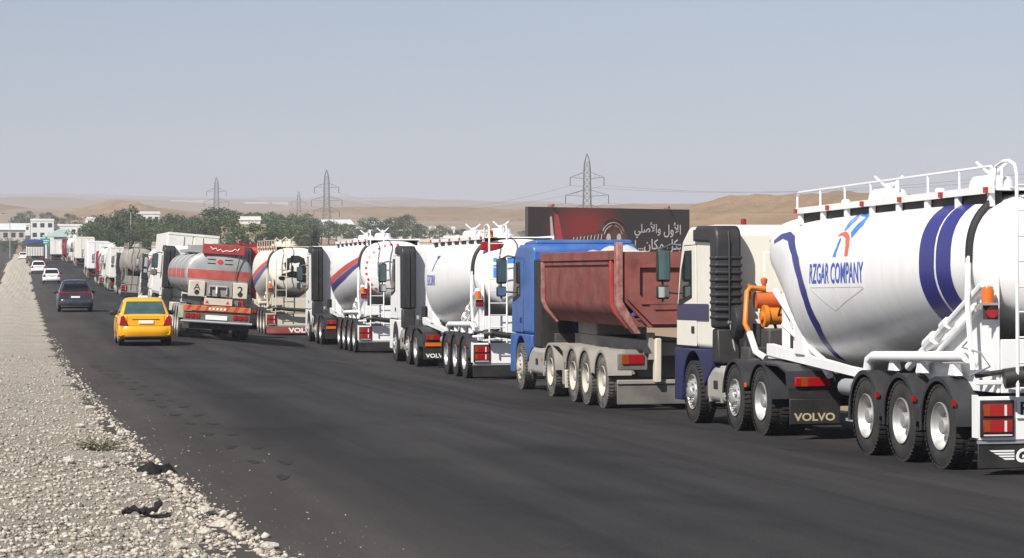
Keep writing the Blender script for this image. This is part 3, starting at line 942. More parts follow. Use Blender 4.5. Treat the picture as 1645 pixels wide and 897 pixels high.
    for sx in (-1, 1):
        hb = MB().box(sx * .80, sx * 1.23, -.135, -.10, .46, .90).obj('light_box', BLACK, root, bevel=.01)
        for z in (.515, .705):
            l = MB().box(sx * .83, sx * 1.20, -.155, -.135, z, z + .15)
            l.obj('tail_light', LRED, hb, bevel=.008)
            MB().box(sx * 1.12, sx * 1.19, -.158, -.14, z + .01, z + .14).obj('indicator', LAMBER, hb)
            MB().box(sx * .905, sx * .935, -.158, -.14, z + .01, z + .14).obj('clear_lens', LWHITE, hb)
        if not far:
            MB().box(sx * .835, sx * 1.19, -.150, -.135, .475, .492).obj('reflector_strip', LWHITE, hb)
    fl = MB().box(-1.24, 1.24, -.075, -.05, .08, .375).obj('mud_flap', BLACK, root, bevel=.01)
    MB().box(-1.24, 1.24, -.09, -.04, .378, .415).obj('flap_rail', GALV, root)
    for sx in (-1, 1):
        MB().prism([(sx * 1.242, .45), (sx * 1.265, .45), (sx * 1.265, .96), (sx * 1.242, .96)], -.10, .05, 'y').obj('bumper_end', frame, root)
    if deco:
        deco(T, tank, root, fl)
    return T

def place(root, x, y, length, roll=True):
    za, zb = G(x, y + length * .1), G(x, y + length * .9)
    zl, zr = G(x - 1.25, y + length * .5), G(x + 1.25, y + length * .5)
    root.location = (x, y, za - (zb - za) / .8 * .1)
    root.rotation_euler = (math.atan2(zb - za, length * .8), math.atan2(zl - zr, 2.5) * .72 if roll else 0, 0)
    if roll:
        root.location.z += 0.0

# ------------------------------------------------------------------ truck A: lettered white tanker with cream tractor
def deco_a(T, tank, root, flap):
    ring_band(T, tank, .93, 1.36, STRIPE)
    ring_band(T, tank, 1.42, 1.89, STRIPE)
    Lf = [(8.99, 2.97), (8.32, 3.03), (7.78, 2.98), (7.22, 2.76), (6.75, 2.39), (6.50, 2.07), (6.42, 1.67), (6.58, 1.24)]
    Rt = [(9.05, 3.02), (8.61, 3.11), (7.98, 3.13), (7.44, 3.05), (6.78, 2.72), (6.30, 2.23), (6.10, 1.75), (6.44, 1.18)]
    vv = Lf + Rt
    n = len(Lf)
    side_decal(T, tank, [(vv, [(i, i + 1, n + i + 1, n + i) for i in range(n - 1)])], STRIPE, 'stripe')
    v, f = text_polys('RZGAR COMPANY', .012)
    # runs from the front (left in view) to the rear
    side_decal(T, tank, [([(6.13 - a * 2.26, 2.325 + b * .29) for a, b in v], f)], LOGOBLUE, 'lettering')
    for p_ in ([(6.12, 2.275), (3.90, 2.275), (3.90, 2.268), (6.12, 2.268)], [(6.12, 2.26), (5.22, 1.95), (5.22, 1.942), (6.13, 2.252)], [(5.22, 1.95), (3.90, 2.26), (3.89, 2.252), (5.22, 1.942)]):
        side_decal(T, tank, [poly(p_)], pm('pale weld seam', (.60, .61, .62), .5, var=.05), 'weld_seam', .004)
    bl = [poly([(5.02, 3.06), (4.99, 3.20), (5.22, 3.33), (5.0, 3.28), (4.86, 3.20), (4.93, 3.06)]),
          poly([(5.22, 3.33), (4.58, 3.32), (4.56, 3.235), (5.0, 3.27)]),
          poly([(4.58, 3.32), (4.34, 3.12), (4.52, 2.94), (4.68, 3.03), (4.54, 3.06), (4.58, 3.235)])]
    side_decal(T, tank, bl, SKYBLUE, 'emblem')
    side_decal(T, tank, [poly([(5.03, 2.96), (4.95, 2.95), (4.97, 2.82), (5.02, 2.70), (5.14, 2.70), (5.05, 2.83)])], SKYBLUE, 'emblem')
    vv = [(5.19, 2.985), (5.10, 3.03), (4.92, 3.05), (4.76, 3.02), (4.62, 2.97), (4.52, 2.84), (4.52, 2.70), (4.64, 2.70), (4.67, 2.84), (4.78, 2.95), (4.95, 2.99), (5.08, 2.99)]
    side_decal(T, tank, [(vv, [(0, 1, 11), (1, 2, 10, 11), (2, 3, 9, 10), (3, 4, 9), (4, 5, 8, 9), (5, 6, 7, 8)])], CORAL, 'emblem')
    # writing at the tail
    pl = MB().box(-.76, .76, -.125, -.10, .68, .92).obj('name_board', PLATE, root)
    flat_text(pl, 'RZGAR', -.72, -.02, .72, .88, -.1275, INK, .03)
    for i in range(4):
        z = .30 - i * .032
        MB().prism([(-1.10 + i * .055, z), (-.78, z), (-.78, z - .02), (-1.06 + i * .055, z - .02)], -.079, -.076, 'y').obj('wing_mark', PLATE, flap)
    flat_text(flap, 'G', -.76, -.60, .15, .32, -.0775, PLATE, .04, shear=.2)

A = thing('tanker_truck', 'white cement tanker truck lettered RZGAR COMPANY with cream and navy cab, nearest in queue', 'truck', group='trucks queued along the road')
bulker(A, deco=deco_a)
tractor(A, 8.49, cab=CREAM, lower=NAVY, stripe=NAVY, tank=ALU, ribs=True)
# compressor set between cab and tank
cy = 10.45
cm = MB().tube([(-.55, cy - .1, 1.82), (-.2, cy - .1, 1.82)], .14, 16).tube([(-.62, cy - .1, 1.82), (-.55, cy - .1, 1.82)], .18, 16).tube([(-.66, cy - .1, 1.82), (-.62, cy - .1, 1.82)], .08, 10).obj('compressor', ORANGE, A)
MB().tube([(-.7, cy + .05, 2.08), (-.25, cy + .05, 2.08)], .14, 14).tube([(-.55, cy + .05, 1.95), (-.55, cy + .05, 2.4)], .035, 8).tube([(-.8, cy + .05, 2.1), (-.8, cy + .05, 2.35)], .03, 8).lathe_z([(.05, 2.35), (.06, 2.42), (.03, 2.45)], 10, -.55, cy + .05).obj('compressor_filter', ORANGER, A)
MB().tube([(-.86, cy - .15, 1.55), (-.92, cy - .10, 1.70), (-.86, cy - .02, 2.22), (-.80, cy, 2.28), (-.55, cy, 2.26)], .045, 10).obj('compressor_pipe', ORANGE, A)
MB().tube([(-.86, cy - .15, 1.56), (-.80, cy - .3, 1.25), (-.70, cy - .5, 1.15)], .055, 10).obj('outlet_pipe', WHITE, A)
MB().box(-.6, -.1, cy - .35, cy + .2, 1.2, 1.62).obj('compressor_base', CHASSIS, A, bevel=.03)
MB().lathe_x([(-.02, .0), (-.02, .22), (.0, .27), (.10, .29), (.16, .27), (.16, .0)], 20, cy + .32, 1.72).obj('hose_reel', DGREY, A, (-1.02, 0, 0))
MB().lathe_x([(-.02, 0), (-.02, .03), (.2, .03), (.2, 0)], 8, cy + .32, 1.72).tube([(-1.0 + 1.02, cy + .32, 1.7), (.1, cy + .32, 1.2)], .02, 6).obj('reel_arm', GALV, A, (-1.06, 0, 0))
MB().box(-.55, -.47, 11.7, 11.8, 3.32, 3.45).obj('roof_marker', TARPRED, A, bevel=.02)
place(A, 12.37, 26.9, 13)

# ------------------------------------------------------------------ truck B: blue tractor with maroon tipper
Bt = thing('tipper_truck', 'blue tractor with worn maroon tipping trailer and dusty grey mudguards', 'truck', group='trucks queued along the road')
def tipper_body(root, ya, yb, zt=3.05, mat=MAROON, edge=MAROON2, rib=REDSTEEL, zb=1.62, gate=True):
    out = [(-1.22, zt), (-1.22, zt - .98), (-1.16, zt - 1.14), (-.90, zb), (.90, zb), (1.16, zt - 1.14), (1.22, zt - .98), (1.22, zt)]
    inn = [(1.15, zt), (1.15, zt - .96), (1.09, zt - 1.1), (.86, zb + .08), (-.86, zb + .08), (-1.09, zt - 1.1), (-1.15, zt - .96), (-1.15, zt)]
    body = MB().prism(out + inn, ya + .06, yb, 'y').obj('tipper_body', mat, root)
    MB().prism([(-1.15, zt), (-1.15, zt - .92), (-.69, zb + .08), (.69, zb + .08), (1.15, zt - .92), (1.15, zt)], yb - .06, yb - .002, 'y').obj('front_wall', mat, root)
    for sx in (-1, 1):
        MB().box(sx * 1.19, sx * 1.285, ya + .1, yb + .02, zt - .16, zt + .03).obj('top_rim', mat, root, bevel=.015)
        MB().box(sx * 1.223, sx * 1.255, ya + .95, yb - .2, zt - .24, zt - .17).obj('rim_channel', mat, root)  # raised channel just below the top rim, in the body colour
        for (yy, wd, mt, nm) in ((ya + .62, .12, rib, 'side_rib'), (yb - .12, .12, edge, 'side_rib')):
            MB().prism([(sx * 1.223, zt - .17), (sx * 1.30, zt - .17), (sx * 1.30, zt - .99), (sx * 1.23, zt - 1.17), (sx * .97, zb - .05), (sx * .90, zb - .02), (sx * 1.16, zt - 1.14), (sx * 1.223, zt - .98)], yy - wd / 2, yy + wd / 2, 'y').obj(nm, mt, root, bevel=.01)
        MB().prism([(sx * 1.20, zt + .18), (sx * 1.33, zt + .18), (sx * 1.33, zt - 1.0), (sx * 1.25, zt - 1.2), (sx * .98, zb - .14), (sx * .84, zb - .14), (sx * 1.10, zt - 1.12), (sx * 1.20, zt - .94)], ya - .08, ya + .14, 'y').obj('rear_post', edge, root, bevel=.02)
    if gate:
        g = MB().prism([(-1.18, zt + .0), (-1.18, zt - .93), (-.68, zb - .02), (.68, zb - .02), (1.18, zt - .93), (1.18, zt)], ya - .03, ya + .03, 'y').obj('tailgate', mat, root)
        fr = [(-1.12, zt - .04), (-1.12, zt - .9), (-.64, zb + .05), (.64, zb + .05), (1.12, zt - .9), (1.12, zt - .04)]
        fi = [(-.88, zt - .3), (-.88, zt - .82), (-.52, zb + .24), (.52, zb + .24), (.88, zt - .82), (.88, zt - .3)]
        v = [(a, ya - .10, b) for a, b in fr] + [(a, ya - .10, b) for a, b in fi] + [(a, ya - .03, b) for a, b in fr] + [(a, ya - .031, b) for a, b in fi]
        q = []
        for i in range(6):
            j = (i + 1) % 6
            q += [(i, j, 6 + j, 6 + i), (12 + i, 12 + j, j, i), (6 + i, 6 + j, 18 + j, 18 + i)]
        MB().add(v, q).obj('gate_frame', mat, g)
        MB().tube([(-.85, ya - .12, zt - 1.0), (.85, ya - .12, zb + .45)], .012, 5).obj('gate_chain', CHASSIS, g)
    return body
tipper_body(Bt, -.2, 6.75)
m = MB()
for sx in (-1, 1):
    m.box(sx * .40, sx * .55, .0, 6.6, 1.02, 1.34)
    m.box(sx * .56, sx * .9, .8, 1.0, 1.0, 1.15)
for a in (1.25, 2.65, 3.8):
    m.tube([(-1.0, a, .527), (1.0, a, .527)], .08, 8)
    m.box(-.55, .55, a - .12, a + .12, .6, 1.02)
for y in (.3, 1.8, 3.2, 5.0, 6.2):
    m.box(-.4, .4, y, y + .12, 1.05, 1.3)
m.obj('trailer_frame', DUSTY, Bt)
MB().box(-.55, .55, 4.6, 6.3, 1.34, 1.62).obj('hydraulic_housing', DUSTY, Bt, bevel=.03)
for sx in (-1, 1):
    for a in (1.25, 2.65, 3.8):
        wheel(Bt, sx * 1.25, a, sx, 'dish', dusty=True, turn=a)
        MB().arc(a, .53, .60, .022, sx * .80, sx * 1.275, R(12), R(168), 14, .04).obj('mudguard', DUSTY, Bt)
    lb = MB().box(sx * .62, sx * 1.20, .12, .20, .78, 1.10).obj('light_box', DUSTYB, Bt, bevel=.015)
    MB().box(sx * .70, sx * 1.12, .09, .12, .90, 1.08).obj('tail_light', LRED, lb, bevel=.01)
    MB().box(sx * 1.0, sx * 1.13, .085, .12, .905, 1.075).obj('indicator', LAMBER, lb)
    MB().prism([(.0, .98), (.35, .98), (.2, 1.5), (.02, 1.5)], sx * .5, sx * .62).obj('hinge_plate', DUSTY, Bt, bevel=.01)
    MB().box(sx * .40, sx * .52, -.10, .12, .55, 1.40).obj('gate_lock', CREAM2, Bt, bevel=.02)
MB().box(-1.24, 1.24, .02, .10, .52, .60).obj('bumper_bar', DUSTY, Bt, bevel=.01)
MB().box(-1.24, 1.24, .05, .085, .13, .515).obj('mud_flap', DUSTYB, Bt, bevel=.01)
MB().box(-1.2, -.7, 4.55, 5.0, .3, .62).obj('side_guard', DUSTY, Bt, bevel=.01)
tractor(Bt, 5.95, cab=BLUE, lower=BLUE, pusher=False, wb=3.2, roof=3.30, snorkel=None, dusty=True, fender=DUSTY, flap='', flapmat=CREAM2, tank=ALU)
MB().box(-1.19, -.45, 7.15, 7.92, 1.0, 2.95).obj('side_deflector', BLACK, Bt, bevel=.03)
MB().prism([(8.05, 3.28), (9.5, 3.28), (9.2, 3.36), (8.2, 3.40), (8.05, 3.38)], -1.12, 1.12).obj('roof_spoiler', BLUE, Bt, bevel=.06, seg=3)
place(Bt, 12.35, 44.4, 10.3)
# its load: pale sheeting heaped inside
def heap(name, label, cat, x, y, z, sx, sy, h, mat, seed, base=.4, n=18):
    rnd = random.Random(seed)
    ph = [rnd.uniform(0, 6.3) for _ in range(6)]
    v = []
    for j in range(n + 1):
        for i in range(n + 1):
            u, t = i / n * 2 - 1, j / n * 2 - 1
            g = (1 - u ** 4) * (1 - t ** 6)
            nz = .5 + .5 * math.sin(3.1 * u + ph[0]) * math.cos(2.7 * t + ph[1]) + .22 * math.sin(8 * u + 5 * t + ph[2]) + .14 * math.sin(13 * t - 7 * u + ph[3])
            v.append((u * sx, t * sy, h * g * (.45 + .5 * nz)))
    m_ = n + 1
    f = [(j * m_ + i, j * m_ + i + 1, (j + 1) * m_ + i + 1, (j + 1) * m_ + i) for j in range(n) for i in range(n)]
    k = len(v)
    v2 = [(p[0], p[1], -base) for p in v]
    edge = [i for i in range(m_)] + [j * m_ + n for j in range(1, m_)] + [n * m_ + i for i in range(n - 1, -1, -1)] + [j * m_ for j in range(n - 1, 0, -1)]
    sk = []
    vb = []
    for q, e in enumerate(edge):
        vb.append((v[e][0], v[e][1], -base))
    for q in range(len(edge)):
        r_ = (q + 1) % len(edge)
        sk.append((edge[q], edge[r_], k + r_, k + q))
    o = MB().add(v + vb, f + sk + [tuple(range(k, k + len(edge)))]).obj(name, mat, None, (x, y, z), smooth=50)
    return tag(o, label, cat)
heap('load_sheet', 'pale grey sheeting heaped inside the maroon tipper behind the blue cab', 'tarpaulin', 12.30, 49.4, G(12.3, 49.4) + 2.77, 1.08, 1.55, .44, TARPGREY, 4, .45)

# ------------------------------------------------------------------ truck C: plain white tanker
def deco_c(T, tank, root, flap):
    v, f = text_polys('RZGAR COMPANY', .012)
    side_decal(T, tank, [([(7.0 - a * 1.5, 2.35 + b * .30) for a, b in v], f)], LOGOBLUE, 'lettering')
    side_decal(T, tank, [poly([(6.1, 2.75), (6.0, 2.75), (5.35, 3.15), (5.5, 3.15)]), poly([(5.7, 3.18), (5.2, 3.18), (5.3, 3.08), (5.7, 3.11)])], STRIPE, 'emblem')
    for p_ in ([(-.72, 2.60), (-.62, 2.60), (-.62, 2.92), (-.72, 2.92)], [(-.72, 3.0), (-.62, 3.0), (-.62, 3.1), (-.72, 3.1)], [(-.5, 2.60), (-.38, 2.60), (-.38, 2.96), (-.38, 3.10), (-.5, 3.10)], [(-.379, 2.96), (.2, 2.96), (.2, 3.10), (-.379, 3.10)]):
        dome_decal(T, tank, [poly(p_)], SKYBLUE, 'lettering')
    MB().box(-1.02, -.45, -.05, .03, 3.28, 3.50).obj('lamp_bar', LRED, root, bevel=.02)
    MB().box(-.85, -.78, -.055, .0, 3.30, 3.48).obj('lamp_bar_divider', LORANGE, root)
    MB().lathe_z([(.06, 3.62), (.065, 3.7), (.05, 3.79), (.02, 3.81)], 12, -.72, .15).obj('beacon', LORANGE, root)
Ct = thing('tanker_truck', 'plain white cement tanker truck with white cab, directly beyond the blue tipper truck', 'truck', group='trucks queued along the road')
bulker(Ct, k=1.05, deco=deco_c, nodeck=True, dz=.18)
tractor(Ct, 8.95, cab=WHITE, lower=WHITE, tank=ALU, roof=3.52, flaptext=PLATE, tailboard=True)
place(Ct, 12.35, 59.55, 13)

# ------------------------------------------------------------------ truck D: white tanker with red and blue chevron
def chevron(T, tank):
    k = T.k
    g = T.dz * .7
    up = lambda l: [(a, b + g) for a, b in l]
    side_decal(T, tank, [poly(up([(8.2 * k, 2.35), (7.1 * k, 1.98), (3.0 * k, 2.50), (.4, 2.86), (.4, 3.02), (3.0 * k, 2.72), (7.0 * k, 2.22), (8.2 * k, 2.55)]))], REDV, 'stripe')
    side_decal(T, tank, [poly(up([(8.0 * k, 2.26), (7.1 * k, 1.70), (3.0 * k, 2.24), (.4, 2.68), (.4, 2.84), (3.0 * k, 2.47), (7.1 * k, 1.95)]))], STRIPE, 'stripe')
def deco_d(T, tank, root, flap):
    chevron(T, tank)
    for i in range(22):
        a = R(-140 + i * 280 / 21)
        zc, zb, w, zt = T.par(T.y0)
        def q(rad, da):
            return (w * rad * math.sin(a + da), zc + (zt - zc if math.cos(a + da) > 0 else zc - zb) * rad * math.cos(a + da))
        dome_decal(T, tank, [poly([q(.86, -.05), q(.86, .05), q(.92, .05), q(.92, -.05)])], REDV, 'dash_mark')
    for (z, x0, x1) in ((2.95, -.1, .45), (2.72, -.1, .55), (2.55, -.05, .5), (2.4, -.05, .35)):
        v, f = text_polys('ZAGROS' if False else 'IIIII', .02)
        dome_decal(T, tank, [([(x0 + a * (x1 - x0), z + b * .10) for a, b in v], f)], REDV, 'lettering')
    for z in (2.9, 2.62, 2.35):
        v, f = text_polys('o', .01)
        side_decal(T, tank, [([(7.9 - a * .3, z - .1 + b * .16) for a, b in v], f)], REDV, 'lettering')
    MB().box(-1.12, -.78, -.08, .0, 2.02, 2.2).obj('lamp_bar', LRED, root, bevel=.02)
Dt = thing('tanker_truck', 'white cement tanker truck with red and blue chevron and red dashes round its tail', 'truck', group='trucks queued along the road')
bulker(Dt, k=1.12, axles=(1.13, 2.47, 3.80, 5.13), deco=deco_d, nodeck=True, dz=.42)
tractor(Dt, 10.6, cab=WHITE, lower=WHITE, snorkel=BLACK, roof=3.78, tank=ALU, flap='', tailboard=True)
place(Dt, 12.35, 80.6, 15)

# ------------------------------------------------------------------ truck E: cream tanker with dark painted tail, red cab
def deco_e(T, tank, root, flap):
    chevron(T, tank)
    rnd = random.Random(5)
    blobs = [(-.05, 3.0, .34, .16), (.28, 2.75, .16, .30), (-.38, 2.72, .10, .22), (-.1, 2.42, .30, .08), (.15, 2.30, .42, .10), (.45, 2.12, .30, .10), (.3, 2.5, .2, .12), (-.45, 2.35, .18, .06), (-.6, 2.2, .12, .1), (-.15, 2.62, .05, .12)]
    for (x, z, a, b) in blobs:
        z += .26
        p = []
        for i in range(16):
            t = 2 * math.pi * i / 16
            r = 1 + .22 * rnd.uniform(-1, 1)
            p.append((x + a * r * math.cos(t), z + b * r * math.sin(t)))
        dome_decal(T, tank, [poly(p)], INK, 'painted_patch', .008)
    flat_text(flap, 'VOLVO', -.30, .95, .12, .33, -.0775, PLATE, .04)
Et = thing('tanker_truck', 'cream cement tanker truck with black painting on its round tail and red mud flap', 'truck', group='trucks queued along the road')
bulker(Et, paint=CREAM, deco=deco_e, frame=CREAM2, dusty=True, dz=.38)
for ch in Et.children:
    if ch.name.startswith('mud_flap'):
        ch.data.materials[0] = pm('dull red flap', (.26, .02, .025), .6, var=.2, dust=.3)
tractor(Et, 8.6, cab=RED, lower=RED, snorkel=DGREY, roof=3.85, tank=ALU, flap='')
place(Et, 11.45, 103.0, 13)

# ------------------------------------------------------------------ truck F: silver fuel tanker with red band
Ft = thing('fuel_tanker', 'silver fuel tanker truck with red band and red signboard, right beside the yellow taxi', 'truck', group='trucks queued along the road')
def oval(y, w, h, zc, sc=1.0, n=32, p=2.4):
    out = []
    for k in range(n):
        a = 2 * math.pi * k / n
        ca, sa = math.cos(a), math.sin(a)
        out.append((-w * sc * math.copysign(abs(sa) ** (2 / p), sa), y, zc + h * sc * math.copysign(abs(ca) ** (2 / p), ca)))
    return out
TZ, TW, TH = 2.28, 1.16, .80
secs = [oval(.12 - .0, TW, TH, TZ, s) for s in (.05, .5)]
secs = [oval(.02 + .18 * (1 - math.sqrt(1 - t * t)), TW, TH, TZ, t) for t in (.05, .4, .7, .88, .97)] + [oval(y, TW, TH, TZ) for y in (.22, 1.5, 3, 4.5, 6, 7.5, 9, 10.3)] + [oval(10.3 + .3 * math.sqrt(1 - t * t), TW, TH, TZ, t) for t in (.97, .85, .6, .3, .05)]
ft = MB().loft(secs).obj('tank', pm('silver tank paint', (0.36, 0.375, 0.38), 0.42, metal=0.3, var=0.14, dust=0.55, dcol=(.27, .25, .22)), Ft, smooth=50)
for y in (.3, 2.6, 5.2, 7.8, 10.2):
    MB().loft([oval(y - .03, TW + .004, TH + .004, TZ), oval(y - .02, TW + .014, TH + .014, TZ), oval(y + .02, TW + .014, TH + .014, TZ), oval(y + .03, TW + .004, TH + .004, TZ)], cap=False).obj('tank_hoop', GALV, ft)
def oval_side(z):
    q = abs((z - TZ) / TH)
    return -TW * (1 - q ** 2.4) ** (1 / 2.4)
BANDR = pm('worn red band', (0.42, 0.055, 0.05), 0.5, var=0.2, dust=0.3)
def obox(ya, yb, z0, z1, mat, name):
    zs = [z0 + (z1 - z0) * i / 6 for i in range(7)]
    MB().loft([[(oval_side(z) - .006, ya, z), (oval_side(z) - .006, yb, z)] for z in zs], cap=False, closed=False).obj(name, mat, ft)
for (a, b) in ((.36, 2.5), (2.7, 5.1), (5.3, 7.7), (7.9, 10.1)):
    obox(a, b, 2.10, 2.42, BANDR, 'band')
def rear_y(x, z):
    p = 2.4
    t = min(.97, (abs(x / TW) ** p + abs((z - TZ) / TH) ** p) ** (1 / p))
    return .02 + .18 * (1 - math.sqrt(1 - t * t)) - .01
cut_project([poly([(-1.08, 2.10), (1.08, 2.10), (1.08, 2.42), (-1.08, 2.42)])], lambda x, z: (x, rear_y(x, z), z)).obj('band', BANDR, ft)
cut_project([poly([(.02 + .10 * math.cos(t), 2.72 + .085 * math.sin(t)) for t in [2 * math.pi * i / 16 for i in range(16)]])], lambda x, z: (x, rear_y(x, z), z)).obj('emblem', REDV, ft)
for z in (2.78, 2.64):
    for (a, b) in ((-.42, -.14), (.18, .46)):
        cut_project([poly([(a, z), (b, z), (b, z + .03), (a, z + .03)])], lambda x, z: (x, rear_y(x, z), z)).obj('lettering', DGREY, ft)
sb = MB().box(-.62, .86, .02, .10, 2.98, 3.33).obj('signboard', pm('faded red sign', (.36, .025, .03), .5, var=.2, dust=.2), Ft, bevel=.02)
pts = [(-.36, 3.24), (-.26, 3.14), (-.16, 3.19), (-.1, 3.10), (0, 3.16), (.08, 3.07), (.2, 3.12), (.3, 3.10), (.42, 3.12), (.5, 3.19), (.6, 3.14), (.66, 3.22)]
MB().tube([(a, .012, b) for a, b in pts], .018, 5).obj('lettering', PLATE, sb)
MB().tube([(-.55, .05, 2.95), (-.55, .05, 3.1)], .03, 6).tube([(.75, .05, 2.9), (.75, .05, 3.1)], .03, 6).tube([(.70, -.01, 3.0), (.55, -.02, 2.1)], .018, 6).obj('sign_post', CHASSIS, Ft)
MB().box(-.8, .8, 1.5, 9.6, 3.05, 3.16).obj('walkway', GALV, Ft)
MB().box(-1.05, -.35, .4, 1.4, 3.0, 3.28).obj('valve_box', GALV, Ft, bevel=.02)
lad = MB()
MB().box(-.1, .8, 2.2, 7.5, 3.16, 3.38).obj('hose_tray', CHASSIS, Ft, bevel=.05)
# tail cabinets
for (a, b) in ((-1.02, -.46), (.52, 1.02)):
    cb = MB().box(a, b, -.12, .3, 1.47, 2.02).obj('tail_cabinet', CREAM2, Ft, bevel=.02)
    MB().lathe_z([(.001, 0), (.09, 0.0), (.09, .004), (.001, .004)], 12).obj('cabinet_mark', DGREY, cb, ((a + b) / 2, -.123, 1.62)).rotation_euler = (R(90), 0, 0)
flat_text(Ft, '2', .66, .86, 1.62, 1.90, -.1235, DGREY, .01)
flat_text(Ft, 'A', -.86, -.62, 1.70, 1.92, -.1235, DGREY, .01)
MB().box(-.44, .50, -.06, .3, 1.50, 2.0).obj('pump_recess', DUSTY, Ft, bevel=.01)
MB().tube([(-.3, -.1, 1.6), (-.3, -.1, 1.85), (.3, -.1, 1.85), (.3, -.1, 1.6)], .04, 8).tube([(-.05, -.1, 1.85), (-.05, -.15, 1.6)], .05, 8).obj('pump_pipes', GALV, Ft)
MB().box(-.46, .52, -.08, .2, 1.20, 1.44).obj('plate_panel', CREAM2, Ft, bevel=.01)
for sx in (-1, 1):
    MB().prism([(sx * .36 - .07, 1.25), (sx * .36 + .07, 1.25), (sx * .36, 1.37)], -.084, -.081, 'y').obj('warning_triangle', REDV, Ft)
hz = MB().box(-1.18, 1.18, -.14, -.06, .98, 1.17).obj('hazard_board', pm('faded orange board', (.55, .16, .02), .5, var=.15, dust=.25), Ft, bevel=.01)
for i in range(7):
    x = -1.10 + i * .33
    if abs(x + .15) < .18: continue
    MB().prism([(x, .985), (x + .13, .985), (x + .23, 1.165), (x + .10, 1.165)], -.1435, -.1415, 'y').obj('hazard_stripe', RED, hz)
for i in range(5):
    MB().prism([(-.30 + i * .13, 1.03), (-.22 + i * .13, 1.03), (-.20 + i * .13, 1.11), (-.28 + i * .13, 1.11)], -.145, -.1415, 'y').obj('lettering', PLATE, hz)
MB().box(-1.15, 1.15, -.08, .0, .62, .96).obj('rear_panel', DUSTYB, Ft)
for sx in (-1, 1):
    for i in range(3):
        MB().box(sx * (.58 + i * .18), sx * (.73 + i * .18), -.11, -.08, .72, .88).obj('tail_light', LRED, Ft, bevel=.01)
MB().box(-.38, .38, -.11, -.08, .68, .84).obj('number_plate', PLATE, Ft, bevel=.01)
MB().tube([(-1.24, -.18, .60), (1.24, -.18, .60)], .045, 8).obj('bumper_bar', GALV, Ft)
m = MB()
for sx in (-1, 1):
    m.box(sx * .40, sx * .55, .0, 10.5, 1.15, 1.45)
    for a in (1.4, 2.72, 4.04):
        pass
for a in (1.4, 2.72, 4.04):
    m.tube([(-1.0, a, .527), (1.0, a, .527)], .09, 8)
    m.box(-.55, .55, a - .12, a + .12, .6, 1.15)
m.box(-1.1, 1.1, .2, .5, .35, .95)
m.obj('trailer_frame', CHASSIS, Ft)
for sx in (-1, 1):
    for a in (1.4, 2.72, 4.04):
        wheel(Ft, sx * 1.25, a, sx, 'dish', dusty=True, turn=a)
        MB().arc(a, .53, .60, .022, sx * .80, sx * 1.275, R(15), R(165), 12, .03).obj('mudguard', DUSTY, Ft)
    MB().box(sx * .9, sx * 1.22, 5.2, 7.2, .55, 1.15).obj('side_locker', CREAM2, Ft, bevel=.03)
tractor(Ft, 9.4, cab=WHITE2, lower=WHITE2, dusty=True, flap='', snorkel=DGREY, extra=False)
place(Ft, 6.54, 84.1, 13)

# ------------------------------------------------------------------ trucks further along the queue
def box_truck(label, x, y, h=4.0, ln=8.5, mat=WHITE, cab=WHITE, name='box_truck', closed=True, roofmat=None, far=True):
    t = thing(name, label, 'truck', group='trucks queued along the road')
    bz = 1.15
    b = MB().box(-1.25, 1.25, .0, ln, bz, h).obj('cargo_box', mat, t, bevel=.03)
    for sx in (-1, 1):
        MB().box(sx * .04, sx * 1.19, -.03, .005, bz + .08, h - .1).obj('rear_door', mat, t, bevel=.01)
        MB().tube([(sx * .45, -.05, bz + .1), (sx * .45, -.05, h - .12)], .02, 6).obj('lock_rod', GALV, t)
    MB().box(-1.262, -1.251, .1, ln - .1, bz + .02, bz + .14).box(1.251, 1.262, .1, ln - .1, bz + .02, bz + .14).obj('side_rail', GALV, b)
    MB().box(-1.22, 1.22, -.05, .0, h - .08, h + .03).obj('rear_header', roofmat or mat, t)
    m = MB()
    for sx in (-1, 1):
        m.box(sx * .40, sx * .55, .1, ln - .2, .80, bz - .01)
    ax = (1.3, 2.6, 3.9) if ln > 7 else (1.4,)
    for a in ax:
        m.tube([(-1, a, .527), (1, a, .527)], .09, 8)
    m.box(-1.15, 1.15, .02, .12, .42, .58)
    m.obj('trailer_frame', CHASSIS, t)
    for a in ax:
        for sx in (-1, 1):
            wheel(t, sx * 1.25, a, sx, 'dish', dusty=True, far=True)
    for sx in (-1, 1):
        MB().box(sx * .75, sx * 1.15, -.02, .03, .62, .76).obj('tail_light', LRED, t)
    MB().box(-1.2, 1.2, .2, .23, .12, .42).obj('mud_flap', DUSTYB, t)
    tractor(t, ln - .9, cab=cab, far=True, dusty=True, pusher=False, wb=3.5, flap='', snorkel=None, roof=3.3)
    place(t, x, y, ln + 4)
    return t
def far_bulker(label, x, y, paint, cab, stripe=True, frame=CREAM2, snork=BLACK):
    t = thing('tanker_truck', label, 'truck', group='trucks queued along the road')
    def dec(T, tank, root, fl):
        if stripe: chevron(T, tank)
    bulker(t, paint=paint, far=True, dusty=True, frame=frame, deco=dec, dz=.35)
    tractor(t, 8.6, cab=cab, far=True, dusty=True, flap='', snorkel=snork)
    place(t, x, y, 13)
    return t
box_truck('tall white box truck whose rear doors rise behind the silver fuel tanker', 7.6, 115.0, 4.15, 9.5, WHITE2, WHITE2)
